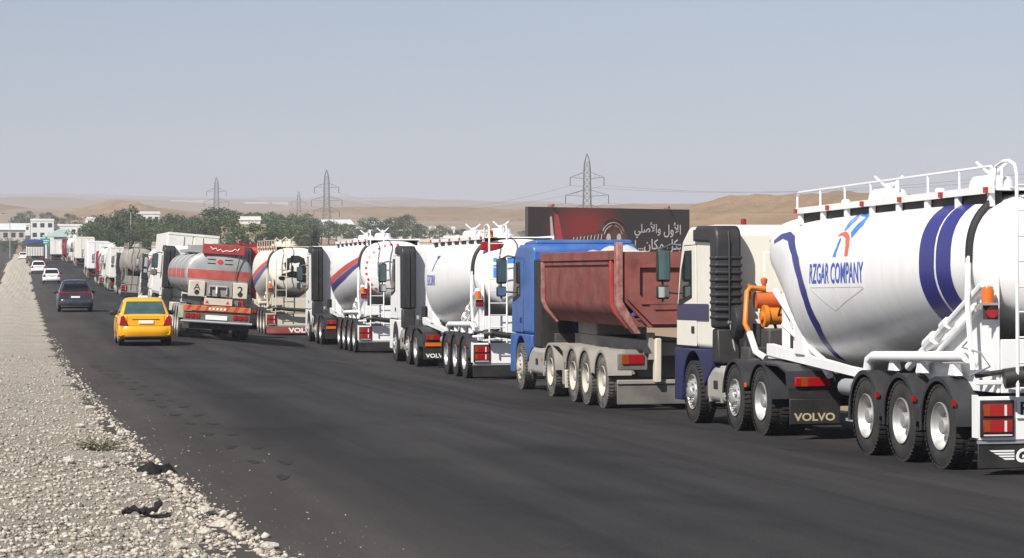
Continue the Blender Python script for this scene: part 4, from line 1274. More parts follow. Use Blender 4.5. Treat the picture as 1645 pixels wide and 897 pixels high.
# dark red sheeted tipper ahead of the cream tanker
Rt_ = thing('tipper_truck', 'tipper truck with dark red body showing above the cream tanker with painted tail', 'truck', group='trucks queued along the road')
tipper_body(Rt_, .0, 7.0, zt=4.05, mat=TARPRED, edge=TARPRED, rib=TARPRED, zb=1.7)
for sx in (-1, 1):
    for a in (1.3, 2.6, 3.9):
        wheel(Rt_, sx * 1.25, a, sx, 'dish', dusty=True, far=True)
m = MB().box(-.55, .55, .0, 6.8, 1.02, 1.5)
for a in (1.3, 2.6, 3.9):
    m.tube([(-1, a, .527), (1, a, .527)], .09, 8).box(-.5, .5, a - .1, a + .1, .6, 1.03)
m.obj('trailer_frame', CHASSIS, Rt_)
tractor(Rt_, 6.1, cab=RED, far=True, dusty=True, pusher=False, wb=3.5, flap='', snorkel=None)
place(Rt_, 12.3, 125.0, 11)
far_bulker('white tanker truck with dark intake stack half hidden left of the fuel tanker', 8.75, 149.0, WHITE, WHITE)
far_bulker('dusty grey tanker truck seen tail on, first beyond the white cab with dark stack', 8.35, 182.0, DUSTY, WHITE2, False, DUSTY)
box_truck('grey white box truck just ahead of the dusty grey tanker', 8.3, 207.0, 3.75, 7.5, WHITE2, CREAM2)
far_bulker('white tanker truck with maroon cab between two box trucks', 8.2, 230.0, WHITE2, TARPRED, True, WHITE2, None)
box_truck('clean white box truck with tall body, ahead of the maroon cab', 8.05, 268.0, 4.1, 9.0, WHITE, WHITE)
box_truck('cream box truck ahead of the clean white box truck', 7.85, 318.0, 3.9, 8.0, CREAM, CREAM2)
far_bulker('small distant white tanker truck with red cab below the teal canopy', 7.5, 356.0, WHITE2, TARPRED, False, WHITE2, None)
box_truck('small distant brown box truck far ahead beneath the teal canopy', 7.4, 392.0, 3.6, 7.0, TARPRED, WHITE2)
box_truck('farthest small white box truck in the queue beside the green sign', 5.6, 402.0, 3.6, 7.0, WHITE2, WHITE2)
# loaded lorry in the left lane, blue sheet over its front
Lt = thing('cargo_lorry', 'pale cargo lorry with blue sheet over its top, driving ahead of white cars', 'truck')
b = MB().box(-1.2, 1.2, 0, 6.5, 1.1, 2.35).obj('cargo_body', WHITE2, Lt, bevel=.03)
slat = MB().box(-.05, .05, -.04, -.005, 1.15, 2.3).mesh('body_post', GALV)
for i in range(7):
    put(bpy.data.objects.new('body_post', slat), b, (-1.05 + i * .35, 0, 0))
MB().prism([(-1.15, 2.35), (1.15, 2.35), (1.05, 2.95), (0, 3.08), (-1.05, 2.95)], .02, 4.5, 'y').obj('dark_sheet', CHASSIS, Lt, bevel=.05)
MB().prism([(-1.35, 2.6), (1.2, 2.6), (1.15, 3.35), (0, 3.5), (-1.25, 3.35)], 4.4, 8.3, 'y').obj('blue_sheet', TARPBLUE, Lt, bevel=.08)
MB().box(-1.2, 1.2, 6.6, 8.4, .7, 2.7).obj('cab', WHITE2, Lt, bevel=.1)
MB().box(-.5, .5, .2, 8.2, .75, 1.09).box(-1.15, 1.15, .0, .1, .5, .65).obj('chassis_frame', CHASSIS, Lt)
for sx in (-1, 1):
    for a in (1.2, 2.5, 7.3):
        wheel(Lt, sx * 1.23, a, sx, 'dish', dusty=True, far=True)
    MB().box(sx * .8, sx * 1.15, -.03, .02, .75, .95).obj('tail_light', LRED, Lt)
place(Lt, 1.55, 341.0, 8.5)

# ------------------------------------------------------------------ cars
CT = tyre_mesh('tyre', RUBBER, 0.31, .20, False, 28)
CRIM = MB().lathe_x([(.02, .19), (.0, .19), (.02, .175), (.04, .16), (.03, .05), (.02, .0)], 20).mesh('rim', STEEL)
def car(root, paint, L=4.3, W=1.70, H=1.47, wb=(.86, 3.34), deck=.97, rear=.62, roofr=1.20, rooff=2.45, front=3.10, suv=False, glass=GLASST, lampshape=None, plate=True, lower=None, wr=.31):
    hw = W / 2
    def wy(y):
        return interp([0, .12, .45, 1.2, L - 1.2, L - .5, L - .12, L], [hw * .90, hw * .955, hw * .99, hw, hw, hw * .985, hw * .88, hw * .70], y)
    def zt(y):
        if suv:
            return interp([0, .1, .6, 2.5, L - 1.2, L - .4, L], [.98, 1.02, 1.03, 1.02, 1.0, .92, .70], y)
        return interp([0, .08, rear, 1.5, front - .1, L - .6, L - .1, L], [deck - .05, deck, deck + .01, .95, .95, .82, .70, .60], y)
    sill = .27 if suv else .21
    def zb(y):
        z = sill + .14 * smooth(.5, 0, y) + .06 * smooth(L - .5, L, y)
        for yw in wb:
            d = abs(y - yw)
            ra = wr + .055
            if d < ra:
                z = max(z, wr + math.sqrt(ra * ra - d * d))
        return z
    ys = sorted(set([0, .03, .08, .15, .3, .45] + [yw + d for yw in wb for d in (-.366, -.36, -.34, -.3, -.22, -.1, 0, .1, .22, .3, .34, .36, .366)] + frange(1.3, L - 1.0, .3) + [L - .5, L - .3, L - .15, L - .05, L]))
    secs = []
    for y in ys:
        w_, b_, t_ = wy(y), zb(y), zt(y)
        h = t_ - b_
        half = [(w_ - .05, b_), (w_ - .012, b_ + .10 * h), (w_, b_ + .40 * h), (w_ - .005, b_ + .62 * h), (w_ - .03, b_ + .82 * h), (w_ - .075, b_ + .95 * h), (w_ - .16, t_), (w_ * .5, t_ + .018)]
        sec = [(x, y, z) for x, z in half] + [(-x, y, z) for x, z in reversed(half)]
        secs.append(sec)
    body = MB().loft(secs).obj('body', paint, root, smooth=40)
    # cabin shell
    lv = [0.0, .25, .55, .8, .92, .985, 1.0]
    zb_ = deck - .05
    secs = []
    def cab_at(t):
        z = zb_ + (H - zb_) * t
        s = t if t < .9 else .9 + (t - .9) * 1.6
        k = max(0, t - .8) / .2
        return z, rear + (roofr - rear) * s ** .9 + k * k * .06, front + (rooff - front) * s - k * k * .05, (hw - .07) + (hw * (.66 if suv else .70) - (hw - .07)) * s - k * k * .05
    for t in lv:
        z, ya, yb, hx = cab_at(t)
        r = .10 + (.14 if suv else .05) * t
        crown = .03 * (t > .95)
        sec = []
        for (cx, cy, a0) in ((hx - r, ya + r, -90), (hx - r, yb - r, 0), (-hx + r, yb - r, 90), (-hx + r, ya + r, 180)):
            for k in range(4):
                a = R(a0 + 30 * k)
                sec.append((cx + r * math.cos(a), cy + r * math.sin(a), z))
        secs.append(sec)
    z, ya, yb, hx = cab_at(1.0)
    for sc_, dz in ((.82, .022), (.5, .034)):
        cx_, cy_ = 0, (ya + yb) / 2
        secs.append([(p_[0] * sc_, cy_ + (p_[1] - cy_) * sc_, H + dz) for p_ in secs[len(lv) - 1]])
    cab = MB().loft(secs).obj('cabin', paint, root, smooth=45)
    # panes
    def quad(t0, t1, rearside, m0, m1, off):
        z0, a0, b0, h0 = cab_at(t0); z1, a1, b1, h1 = cab_at(t1)
        ya, yb = (a0, a1) if rearside else (b0, b1)
        o = -off if rearside else off
        h0 -= m0; h1 -= m1
        out = []
        for i in range(7):
            u = -1 + i / 3
            bow = .035 * (1 - u * u) * (1 if rearside else -1)
            out.append([(u * h0, ya + o - bow * 0, z0), (u * h1, yb + o - bow * 0, z1)])
        return out
    MB().loft(quad(.14 if suv else .12, .76 if suv else .84, True, .14 if suv else .10, .12 if suv else .07, .012), cap=False, closed=False).obj('rear_window', glass, root)
    MB().loft(quad(.10, .84, False, .10, .07, .012), cap=False, closed=False).obj('windscreen', glass, root)
    for sx in (-1, 1):
        for (f0, f1) in ((.12, .50), (.53, .93)):
            p = []
            for t in (.16, .82):
                z, ya, yb, hx = cab_at(t)
                g0 = ya + .12 + (yb - ya - .24) * f0; g1 = ya + .12 + (yb - ya - .24) * f1
                p.append([(sx * (hx + .008), g0, z), (sx * (hx + .008), g1, z)])
            MB().loft(p, cap=False, closed=False).obj('side_window', GLASS, root)
        # mirrors
        MB().box(sx * (hw - .08), sx * (hw + .17), front - .60, front - .45, .93, 1.08).obj('door_mirror', BLACK, root, bevel=.04)
    # rear bumper
    secs = []
    for i in range(13):
        u = -1 + i / 6
        x = u * hw * .985
        dy = .16 * abs(u) ** 5
        z1 = .62 if not suv else .66
        secs.append([(x, y + dy, z) for (y, z) in ((.15, .30), (-.03, .32), (-.075, .42), (-.08, z1 - .08), (-.04, z1), (.15, z1 + .005))])
    MB().loft(secs).obj('rear_bumper', lower or paint, root, smooth=50)
    MB().box(-hw * .8, hw * .8, -.045, .1, .26, .32).obj('bumper_valance', BLACK, root, bevel=.02)
    for sx in (-1, 1):
        if suv:
            lp = [(sx * hw * .91, .95), (sx * hw * .90, 1.06), (sx * hw * .45, 1.05), (sx * hw * .42, .99)]
        else:
            lp = [(sx * hw * .955, .66), (sx * hw * .63, .64), (sx * hw * .70, .80), (sx * hw * .80, .96), (sx * hw * .90, .93)]
        MB().prism(lp, -.022, .16, 'y').obj('tail_light', LRED, root, bevel=.012)
    if suv:
        MB().box(-hw * .44, hw * .44, -.012, .1, 1.0, 1.035).obj('light_strip', LRED, root)
        MB().box(-hw * .8, hw * .8, rear - .0, rear + .14, H - .05, H - .0).obj('roof_spoiler', paint, root, bevel=.02)
    else:
        MB().box(-.42, .42, -.012, .05, .82, .845).obj('boot_trim', DGREY, root, bevel=.008)
        for (xa, xb, za, zc_) in ((-.58, -.572, .64, .95), (.572, .58, .64, .95), (-.58, .58, .628, .638)):
            MB().box(xa, xb, -.006, .05, za, zc_).obj('boot_seam', INK, root)
        for sx in (-1, 1):
            for yy in (1.25, 2.28, 3.0):
                MB().box(sx * (hw - .03), sx * (hw + .0015), yy, yy + .008, .32, .86).obj('door_seam', INK, root)
            for yy in (1.38, 2.42):
                MB().box(sx * (hw - .02), sx * (hw + .02), yy, yy + .16, .80, .83).obj('door_handle', paint, root, bevel=.008)
    if plate:
        MB().box(-.22 if suv else -.02 - .2, .24, -.03, .0, .70 if not suv else .74, .80 if not suv else .83).obj('number_plate', PLATE, root, bevel=.005)
    for yw in wb:
        for sx in (-1, 1):
            o = inst('wheel', CT, root, (sx * (hw - .02), yw, wr))
            o.scale = (1, wr / .31, wr / .31)
            o.rotation_euler = (0, 0, 0 if sx < 0 else math.pi)
            inst('rim', CRIM, o)
    MB().box(-hw + .24, hw - .24, .3, L - .4, .19, .42).obj('underbody', INK, root)
def car_thing(name, label, x, y, grp='cars driving away along the road', **kw):
    t = thing(name, label, 'car', group=grp)
    car(t, **kw)
    place(t, x, y, 4.2)
    return t
tx = car_thing('taxi', 'yellow taxi saloon with red tail lamps driving left of the fuel tanker', 3.72, 75.3, paint=YELLOW)
MB().box(-.16, .16, 1.72, 1.86, 1.455, 1.55).obj('roof_sign', PLATE, tx, bevel=.04)
car_thing('suv', 'dark blue suv with full-width tail light ahead of the yellow taxi', 2.62, 126.2, paint=CARDARK, L=4.5, W=1.84, H=1.64, wb=(.88, 3.55), deck=1.03, rear=.12, roofr=.62, rooff=2.5, front=3.3, suv=True, glass=GLASS, lower=CARDARK, wr=.35)
car_thing('car', 'white saloon car directly ahead of the dark suv', 2.72, 243.0, paint=CARWHITE, W=1.76, glass=GLASS)
car_thing('car', 'white saloon car second ahead of the dark suv, nearer the gravel', 1.72, 288.0, paint=CARWHITE, W=1.78, glass=GLASS)
car_thing('car', 'tiny white car far ahead beside the lorry with the blue sheet', -.1, 470.0, paint=CARWHITE, W=1.78, glass=GLASS)

# ------------------------------------------------------------------ billboard
BBm = bpy.data.materials.new('billboard print')
BBm.use_nodes = True
nt = BBm.node_tree
bs_ = nt.nodes['Principled BSDF']; bs_.inputs['Roughness'].default_value = .6
tc = nt.nodes.new('ShaderNodeTexCoord')
vm = nt.nodes.new('ShaderNodeMapping'); vm.inputs['Location'].default_value = (-5.2 * .25, 0, -3.2 * .45); vm.inputs['Scale'].default_value = (.25, 0, .45)
nt.links.new(tc.outputs['Object'], vm.inputs['Vector'])
gr = nt.nodes.new('ShaderNodeTexGradient'); gr.gradient_type = 'SPHERICAL'
nt.links.new(vm.outputs[0], gr.inputs['Vector'])
cr = nt.nodes.new('ShaderNodeValToRGB')
cr.color_ramp.elements[0].color = (.055, .048, .048, 1); cr.color_ramp.elements[1].color = (.36, .045, .04, 1)
cr.color_ramp.elements[1].position = .75
nt.links.new(gr.outputs['Fac'], cr.inputs[0]); nt.links.new(cr.outputs[0], bs_.inputs['Base Color'])
BB = thing('billboard', 'wide dark advertising billboard with white Arabic lettering and a striped cat beyond the tippers', 'billboard', (30.92, 146.78, CAMZ - 1.7), R(33.6))
BW, BH = 15.5, 4.54
MB().box(0, BW, 0, .25, 0, BH).obj('panel', BBm, BB, bevel=.02)
gz = terrain(37, 150) - (CAMZ - 1.7)
for u in (1.2, 5.5, 10, 14.3):
    MB().tube([(u, .45, gz - .3), (u, .45, BH - .2)], .14, 10).obj('post', LATT, BB)
for u in (2.2, 13.3):
    MB().box(u - .12, u + .12, -.1, .3, BH + .02, BH + .2).obj('flood_lamp', MAROON2, BB, bevel=.03)
def bbtext(codes, u0, u1, z0, z1):
    v, f = text_polys(''.join(chr(c) for c in codes), .014)
    MB().add([(u0 + a * (u1 - u0), -.012, z0 + b * (z1 - z0)) for a, b in v], f).obj('lettering', PLATE, BB, smooth=0)
U0, UW = 9.95, 4.65
for codes, a, b, z0, z1 in (([0xFEF2, 0xFEE0, 0xFEBB, 0xFEF7, 0xFE8D, 0xFEED], 0, .56, 2.62, 3.66), ([0xFEDD, 0xFEED, 0xFEF7, 0xFE8D], .625, 1, 2.66, 3.66),
                            ([0x21], .01, .035, 1.86, 2.50), ([0x2E, 0x2E, 0x2E], .08, .19, 1.86, 1.96), ([0xFEE5, 0xFE8E, 0xFEDC, 0xFEE3], .205, .62, 1.66, 2.56), ([0xFEDE, 0xFEDC, 0xFE91], .69, 1, 1.62, 2.56)):
    bbtext(codes, U0 + UW * a, U0 + UW * b, z0, z1)
CATC = pm('printed fur', (.16, .075, .05), .6, var=.3, vs=2)
CATL = pm('printed pale fur', (.42, .34, .30), .6, var=.15)
def bbp(pts, mat, name, y=-.008):
    MB().add([(a, y, b) for a, b in pts], [tuple(range(len(pts)))]).obj(name, mat, BB, smooth=0)
bbp([(2.1, 1.7), (2.5, 1.7), (2.15, 3.97), (1.98, 3.91)], PLATE, 'printed_bottle')
bbp([(2.55, 1.7), (3.4, 1.7), (2.75, 4.05), (2.35, 4.15)], pm('printed red label', (.62, .08, .10), .5, var=.15), 'printed_bottle')
bbp([(2.62, 2.35), (3.1, 2.35), (3.3, 1.95), (2.6, 1.95)], PLATE, 'printed_bottle', -.011)
ell = lambda cx, cz, a, b, n=24: [(cx + a * math.cos(2 * math.pi * i / n), cz + b * math.sin(2 * math.pi * i / n)) for i in range(n)]
bbp(ell(7.9, 2.7, 1.35, 1.10), CATC, 'printed_cat')
bbp([(3.6, 1.2), (3.8, 2.6), (5.0, 2.85), (6.6, 3.0), (7.2, 2.0), (7.0, 1.2)], CATC, 'printed_cat', -.007)
for i in range(9):
    u = 3.9 + i * .33
    MB().tube([(u, -.01, 1.3), (u + .12, -.01, 2.1), (u + .28, -.01, 2.62 + .03 * i)], .028, 4).obj('printed_stripe', CATL, BB)
for (rr, a0, a1) in ((1.35, 20, 160), (1.12, 25, 155), (.9, 15, 80), (.9, 100, 165)):
    MB().tube([(7.9 + rr * math.cos(R(a0 + (a1 - a0) * k / 12)), -.01, 2.65 + rr * .85 * math.sin(R(a0 + (a1 - a0) * k / 12))) for k in range(13)], .035, 4).obj('printed_stripe', CATL if rr < 1.3 else INK, BB)
for u in (7.45, 8.45):
    bbp(ell(u, 2.62, .22, .28, 14), PLATE, 'printed_patch', -.014)
bbp(ell(6.95, 3.25, .22, .28, 14), pm('printed grey', (.2, .2, .22), .6), 'printed_patch', -.014)

# ------------------------------------------------------------------ pylons and wires
def pylon_parts(root):
    Hh = 32.0
    def half(z):
        return interp([0, 14, 20, 29, 32], [3.0, 1.35, .95, .75, .05], z)
    lv = [0, 4, 7.5, 10.5, 13, 15.2, 17.2, 19, 20.8, 22.6, 24.4, 26.2, 28, 29.8, 32]
    for (sx, sy) in ((-1, -1), (1, -1), (1, 1), (-1, 1)):
        MB().tube([(sx * half(z), sy * half(z), z) for z in lv], .10, 4).obj('leg', LATT, root)
    br = MB()
    for i in range(len(lv) - 2):
        z0, z1 = lv[i], lv[i + 1]
        a, b = half(z0), half(z1)
        for (p, q) in (((-1, -1), (1, -1)), ((1, -1), (1, 1)), ((1, 1), (-1, 1)), ((-1, 1), (-1, -1))):
            br.tube([(p[0] * a, p[1] * a, z0), (q[0] * b, q[1] * b, z1)], .05, 3, False)
            br.tube([(q[0] * a, q[1] * a, z0), (p[0] * b, p[1] * b, z1)], .05, 3, False)
            br.tube([(p[0] * b, p[1] * b, z1), (q[0] * b, q[1] * b, z1)], .045, 3, False)
    br.obj('bracing', LATT, root)
    for (z, r_) in ((17.2, 4.6), (21.0, 5.6), (25.6, 4.4)):
        for sx in (-1, 1):
            h = half(z)
            m_ = MB()
            for sy in (-1, 1):
                m_.tube([(sx * h, sy * h, z), (sx * r_, 0, z + .3)], .06, 4)
                m_.tube([(sx * h, sy * h, z + 1.6), (sx * r_, 0, z + .3)], .06, 4)
            for k in (.35, .65):
                m_.tube([(sx * (h + (r_ - h) * k), 0, z + .1), (sx * (h + (r_ - h) * k), 0, z + 1.6 * (1 - k) + .2)], .04, 3)
            a_ = m_.obj('cross_arm', LATT, root)
            MB().tube([(sx * r_, 0, z + .25), (sx * r_, 0, z - 1.9)], .10, 6).obj('insulator', DGREY, a_)
P0 = thing('power_pylon', 'large lattice power pylon rising behind the dark billboard', 'pylon', group='lattice power pylons')
pylon_parts(P0)
spots = [(142.8, 603.6, 29.0 - 32 + CAMZ - 3.6, None), (105.3, 846.0, 29.1 - 32 + CAMZ, 'lattice power pylon standing beyond trees left of the billboard, above chevron tanker'), (82.8, 1054.7, 32.7 - 32 + CAMZ, 'faint lattice power pylon above the trees behind the fuel tanker'), (157.5, 1396.7, 35.3 - 32 + CAMZ, 'faintest and farthest lattice power pylon lost in haze')]
PY = []
for i, (x, y, z, lb) in enumerate(spots):
    o = P0 if i == 0 else copy_tree(P0)
    o.location = (x, y, z)
    o.rotation_euler = (0, 0, R(-20))
    if lb: o['label'] = lb
    PY.append((x, y, z))
def wire(p0, p1, sag, label):
    pts = []
    for i in range(25):
        t = i / 24
        p = Vector(p0).lerp(Vector(p1), t)
        p.z -= sag * 4 * t * (1 - t)
        pts.append(p)
    tag(MB().tube(pts, .03, 4).obj('power_line', LATT), label, 'power line', 'power lines across the sky')
for (z, r_) in ((15.4, 4.6), (19.2, 5.6), (23.8, 4.4)):
    for sx in (-1, 1):
        x0, y0_, z0 = PY[0]
        dx, dy = math.cos(R(-20)) * r_ * sx, math.sin(R(-20)) * r_ * sx
        wire((x0 + dx, y0_ + dy, z0 + z), (215 + dx, 330 + dy, z + 1.0), 6.0, 'thin ' + ('lowest' if z < 16 else 'middle' if z < 20 else 'topmost') + ' power line sagging across the sky right of the large pylon')
        wire((x0 + dx, y0_ + dy, z0 + z), (PY[1][0] + dx, PY[1][1] + dy, PY[1][2] + z), 6.0, 'thin ' + ('lowest' if z < 16 else 'middle' if z < 20 else 'topmost') + ' power line strung between the two clearest pylons')

# ------------------------------------------------------------------ hills
hill('hill', 232, 690, 130, 150, 16.8, 3)
hill('hill', 330, 760, 160, 170, 18.5, 9)
hill('hill', 270, 1500, 230, 260, 10, 5)
hill('hill', 420, 1600, 260, 300, 10, 8)
hill('hill', 58, 1330, 58, 90, 10.5, 12)
hill('hill', -45, 1500, 90, 120, 8, 15)

# ------------------------------------------------------------------ buildings
def building(name, label, x, y, w, d, h, rz=0.0, wall=BWHITE, floors=1, bays=4, roof='flat', roofmat=None, win=True, z=None, cat='building', group=None):
    zz = terrain(x, y) if z is None else z
    t = thing(name, label, cat, (x, y, zz), rz, group)
    low = name == 'factory'
    wl_ = MB().box(-w / 2, w / 2, -d / 2, d / 2, -8 if low else -1.5, h).obj('wall', wall if not low else CONC, t)
    if roof == 'flat':
        m_ = MB().box(-w / 2 - .15, w / 2 + .15, -d / 2 - .15, d / 2 + .15, h, h + (.8 if low else .25))
        if not low: m_.box(-w / 2 - .1, w / 2 + .1, -d / 2 - .1, -d / 2 + .1, h + .25, h + .7)
        m_.obj('roof', roofmat or wall, t)
    else:
        MB().prism([(-d / 2 - .4, h), (d / 2 + .4, h), (0, h + d * .18)], -w / 2 - .3, w / 2 + .3).obj('roof', roofmat or SHEET, t)
    if win:
        fh = h / floors
        wm = MB().box(-w / bays * .28, w / bays * .28, -.04, .06, -fh * .22, fh * .22).mesh('window', WIN)
        for fl in range(floors):
            for b_ in range(bays):
                put(bpy.data.objects.new('window', wm), t, (-w / 2 + w * (b_ + .5) / bays, -d / 2, fh * (fl + .55)))
    return t
building('house', 'white two storey house beyond the road at far left', 6.1, 815, 7.5, 9, 6.4, 0, floors=2, bays=3)
building('house', 'long white house with roof tanks right of the two storey house', 14.5, 822, 9.5, 8, 4.6, 0, floors=1, bays=5)
building('warehouse', 'low pale warehouse at the left edge of the picture', -4.5, 800, 10, 12, 3.6, 0, wall=CONC, roof='gable', bays=4)
building('house', 'small plain white house above the trees behind the box truck', 34.6, 690, 5.5, 7, 3.6, .15, bays=3, z=CAMZ + 7.2)
building('shop_building', 'tan block building behind the red sheeted tipper', 38.0, 424, 7.2, 7, 4.8, 0, wall=TANW, bays=3, z=CAMZ - .6)
building('rooftop_cabin', 'white cabin on the roof of the tan building', 39.0, 422.5, 3.4, 3, 1.1, 0, bays=3, z=CAMZ + 4.45, win=False)
building('shed', 'pale gabled shed among trees above the chevron tanker', 95.8, 746, 9, 9, 3.0, .1, wall=CONC, roof='gable', z=CAMZ + 5.5)
building('shed', 'long flat pale shed right of the gabled shed', 116.5, 793, 10, 9, 2.6, .1, wall=CONC, roof='gable', z=CAMZ + 6.0)
building('house', 'small white house right of the tree clump above the plain white tanker', 133, 690, 8, 7, 2.8, 0, bays=4, z=CAMZ + 3.0)
building('house', 'low flat roofed white house farther right near the billboard', 112, 620, 9, 6, 2.2, 0, bays=4, z=CAMZ + 1.4)
building('boundary_wall', 'low pale boundary wall behind the chevron tanker', 80, 470, 38, .5, 2.2, -.12, wall=CONC, win=False, z=CAMZ - .3)
far_l = [(106, 3400, 34, 1.8), (182, 3450, 26, 2.2), (238, 3400, 46, 1.8), (296, 3000, 34, 2.0), (330, 2800, 16, 2.4), (412, 2900, 28, 1.8), (380, 3300, 20, 2.2), (573, 4400, 14, 10), (588, 4450, 12, 13), (450, 2900, 18, 2.0), (630, 4300, 66, 3.5), (690, 4300, 34, 3), (45, 3000, 16, 1.8)]
names = ['pale factory shed far off in haze above the left trees', 'long white factory far off above the small brown hill', 'white factory roof right of the small brown hill', 'white sheds on the plain behind the faint pylon', 'small white shed on the hazy plain left of the clear pylon', 'white shed in haze above the trees', 'white building block on the hazy ridge', 'pale tower block on the hazy ridge', 'taller pale tower block on the hazy ridge', 'white shed low on the plain', 'long pale building along the hazy ridge', 'small pale building at the end of the ridge', 'tiny white shed at far left on the plain']
for (px, dd, ww, hh), nm in zip(far_l, names):
    th = math.atan((px - 822.5) / 3850) + R(11.517)
    x, y = dd * math.sin(th) / math.cos(th - R(11.517)), dd * math.cos(th) / math.cos(th - R(11.517))
    building('factory', nm, x, y, ww, 16, hh, 0, wall=BWHITE, roofmat=SHEET, bays=5, floors=1, win=hh > 6, group='far factories in the haze', z=terrain(x, y))
for (px, dd, ww, hh, yb, nm) in ((436, 700, 6, 2.6, 352, 'small pale house among trees left of the clear pylon'), (470, 740, 7, 2.4, 356, 'small pale house beneath the clear pylon'), (575, 700, 8, 2.6, 368, 'small pale house behind the rails of the chevron tanker'), (640, 720, 7, 2.2, 372, 'small pale house under the bushy trees above the plain white tanker cab'), (705, 760, 9, 2.4, 368, 'low pale house row left of the plain white tanker roof'), (152, 860, 6, 2.4, 352, 'tiny white house beside the left end of the tree belt'), (30, 880, 8, 2.6, 362, 'tiny pale house behind the low warehouse')):
    kx = (px - 38) / 3850 * .97987 * dd
    building('house', nm, kx, (dd - kx * .19967) / .97987, ww, 6, hh, .05, bays=3, z=CAMZ + (405 - yb) / 3850 * dd - hh)
# petrol station canopy
cn = thing('station_canopy', 'pale teal pitched canopy roof over the far trucks', 'canopy', (8.0, 528, G(3, 528)))
MB().prism([(-3.9, 4.6), (3.9, 4.6), (4.0, 4.9), (1.0, 6.3), (-.4, 6.3), (-4.0, 4.9)], -5, 5, 'y').obj('canopy_roof', TEAL, cn, bevel=.05)
for (x, y) in ((-3.2, -4), (3.2, -4), (-3.2, 4), (3.2, 4)):
    MB().tube([(x, y, -.3), (x, y, 4.7)], .16, 8).obj('canopy_post', BWHITE, cn)
sg = thing('road_sign', 'green direction sign on two posts in front of the teal canopy', 'sign', (4.3, 500, G(3, 500)))
MB().box(-.95, .95, -.05, .05, 3.0, 4.3).obj('sign_panel', GREENSIGN, sg, bevel=.03)
for x in (-.6, .6):
    MB().tube([(x, .1, -.3), (x, .1, 4.2)], .07, 6).obj('sign_post', GALV, sg)
MB().box(-.8, .8, -.056, -.051, 3.75, 3.9).box(-.6, .5, -.056, -.051, 3.35, 3.5).obj('sign_text_line', PLATE, sg)
def lamp_post(label, x, y, h):
    t = thing('lamp_post', label, 'street lamp', (x, y, terrain(x, y)), 0, 'lamp posts beside the road')
    MB().tube([(0, 0, -.2), (0, 0, h * .5), (0, 0, h)], [.11, .09, .06], 8).obj('pole', GALV, t)
    MB().tube([(0, 0, h - .05), (-.6, 0, h + .25), (-1.2, 0, h + .3)], .04, 6).obj('arm', GALV, t)
    MB().box(-1.7, -1.15, -.12, .12, h + .24, h + .36).obj('lamp_head', DGREY, t, bevel=.03)
lamp_post('slim grey lamp post rising above the white box trucks', 17.0, 392, 8.2)
lamp_post('dark pole at far left beside the road bend', -2.9, 531, 9.5)

# ------------------------------------------------------------------ trees
def leafmat(name, c):
    m_ = bpy.data.materials.new(name)
    m_.use_nodes = True
    nt = m_.node_tree
    b = nt.nodes['Principled BSDF']
    b.inputs['Roughness'].default_value = .7
    b.inputs['Specular IOR Level'].default_value = .2
    g = nt.nodes.new('ShaderNodeNewGeometry')
    oi = nt.nodes.new('ShaderNodeObjectInfo')
    r = nt.nodes.new('ShaderNodeValToRGB')
    r.color_ramp.elements[0].color = tuple(x * .6 for x in c) + (1,)
    r.color_ramp.elements[1].color = tuple(min(1, x * 1.5) for x in c) + (1,)
    nt.links.new(g.outputs['Random Per Island'], r.inputs[0])
    h = nt.nodes.new('ShaderNodeHueSaturation')
    mr = nt.nodes.new('ShaderNodeMapRange'); mr.inputs[3].default_value = .75; mr.inputs[4].default_value = 1.3
    nt.links.new(oi.outputs['Random'], mr.inputs[0]); nt.links.new(mr.outputs[0], h.inputs['Value'])
    nt.links.new(r.outputs[0], h.inputs['Color'])
    nt.links.new(h.outputs[0], b.inputs['Base Color'])
    return m_
LEAF1 = leafmat('olive leaves', (.072, .098, .040))
LEAF2 = leafmat('grey green leaves', (.068, .095, .048))
LEAF3 = leafmat('dark cypress leaves', (.028, .045, .025))
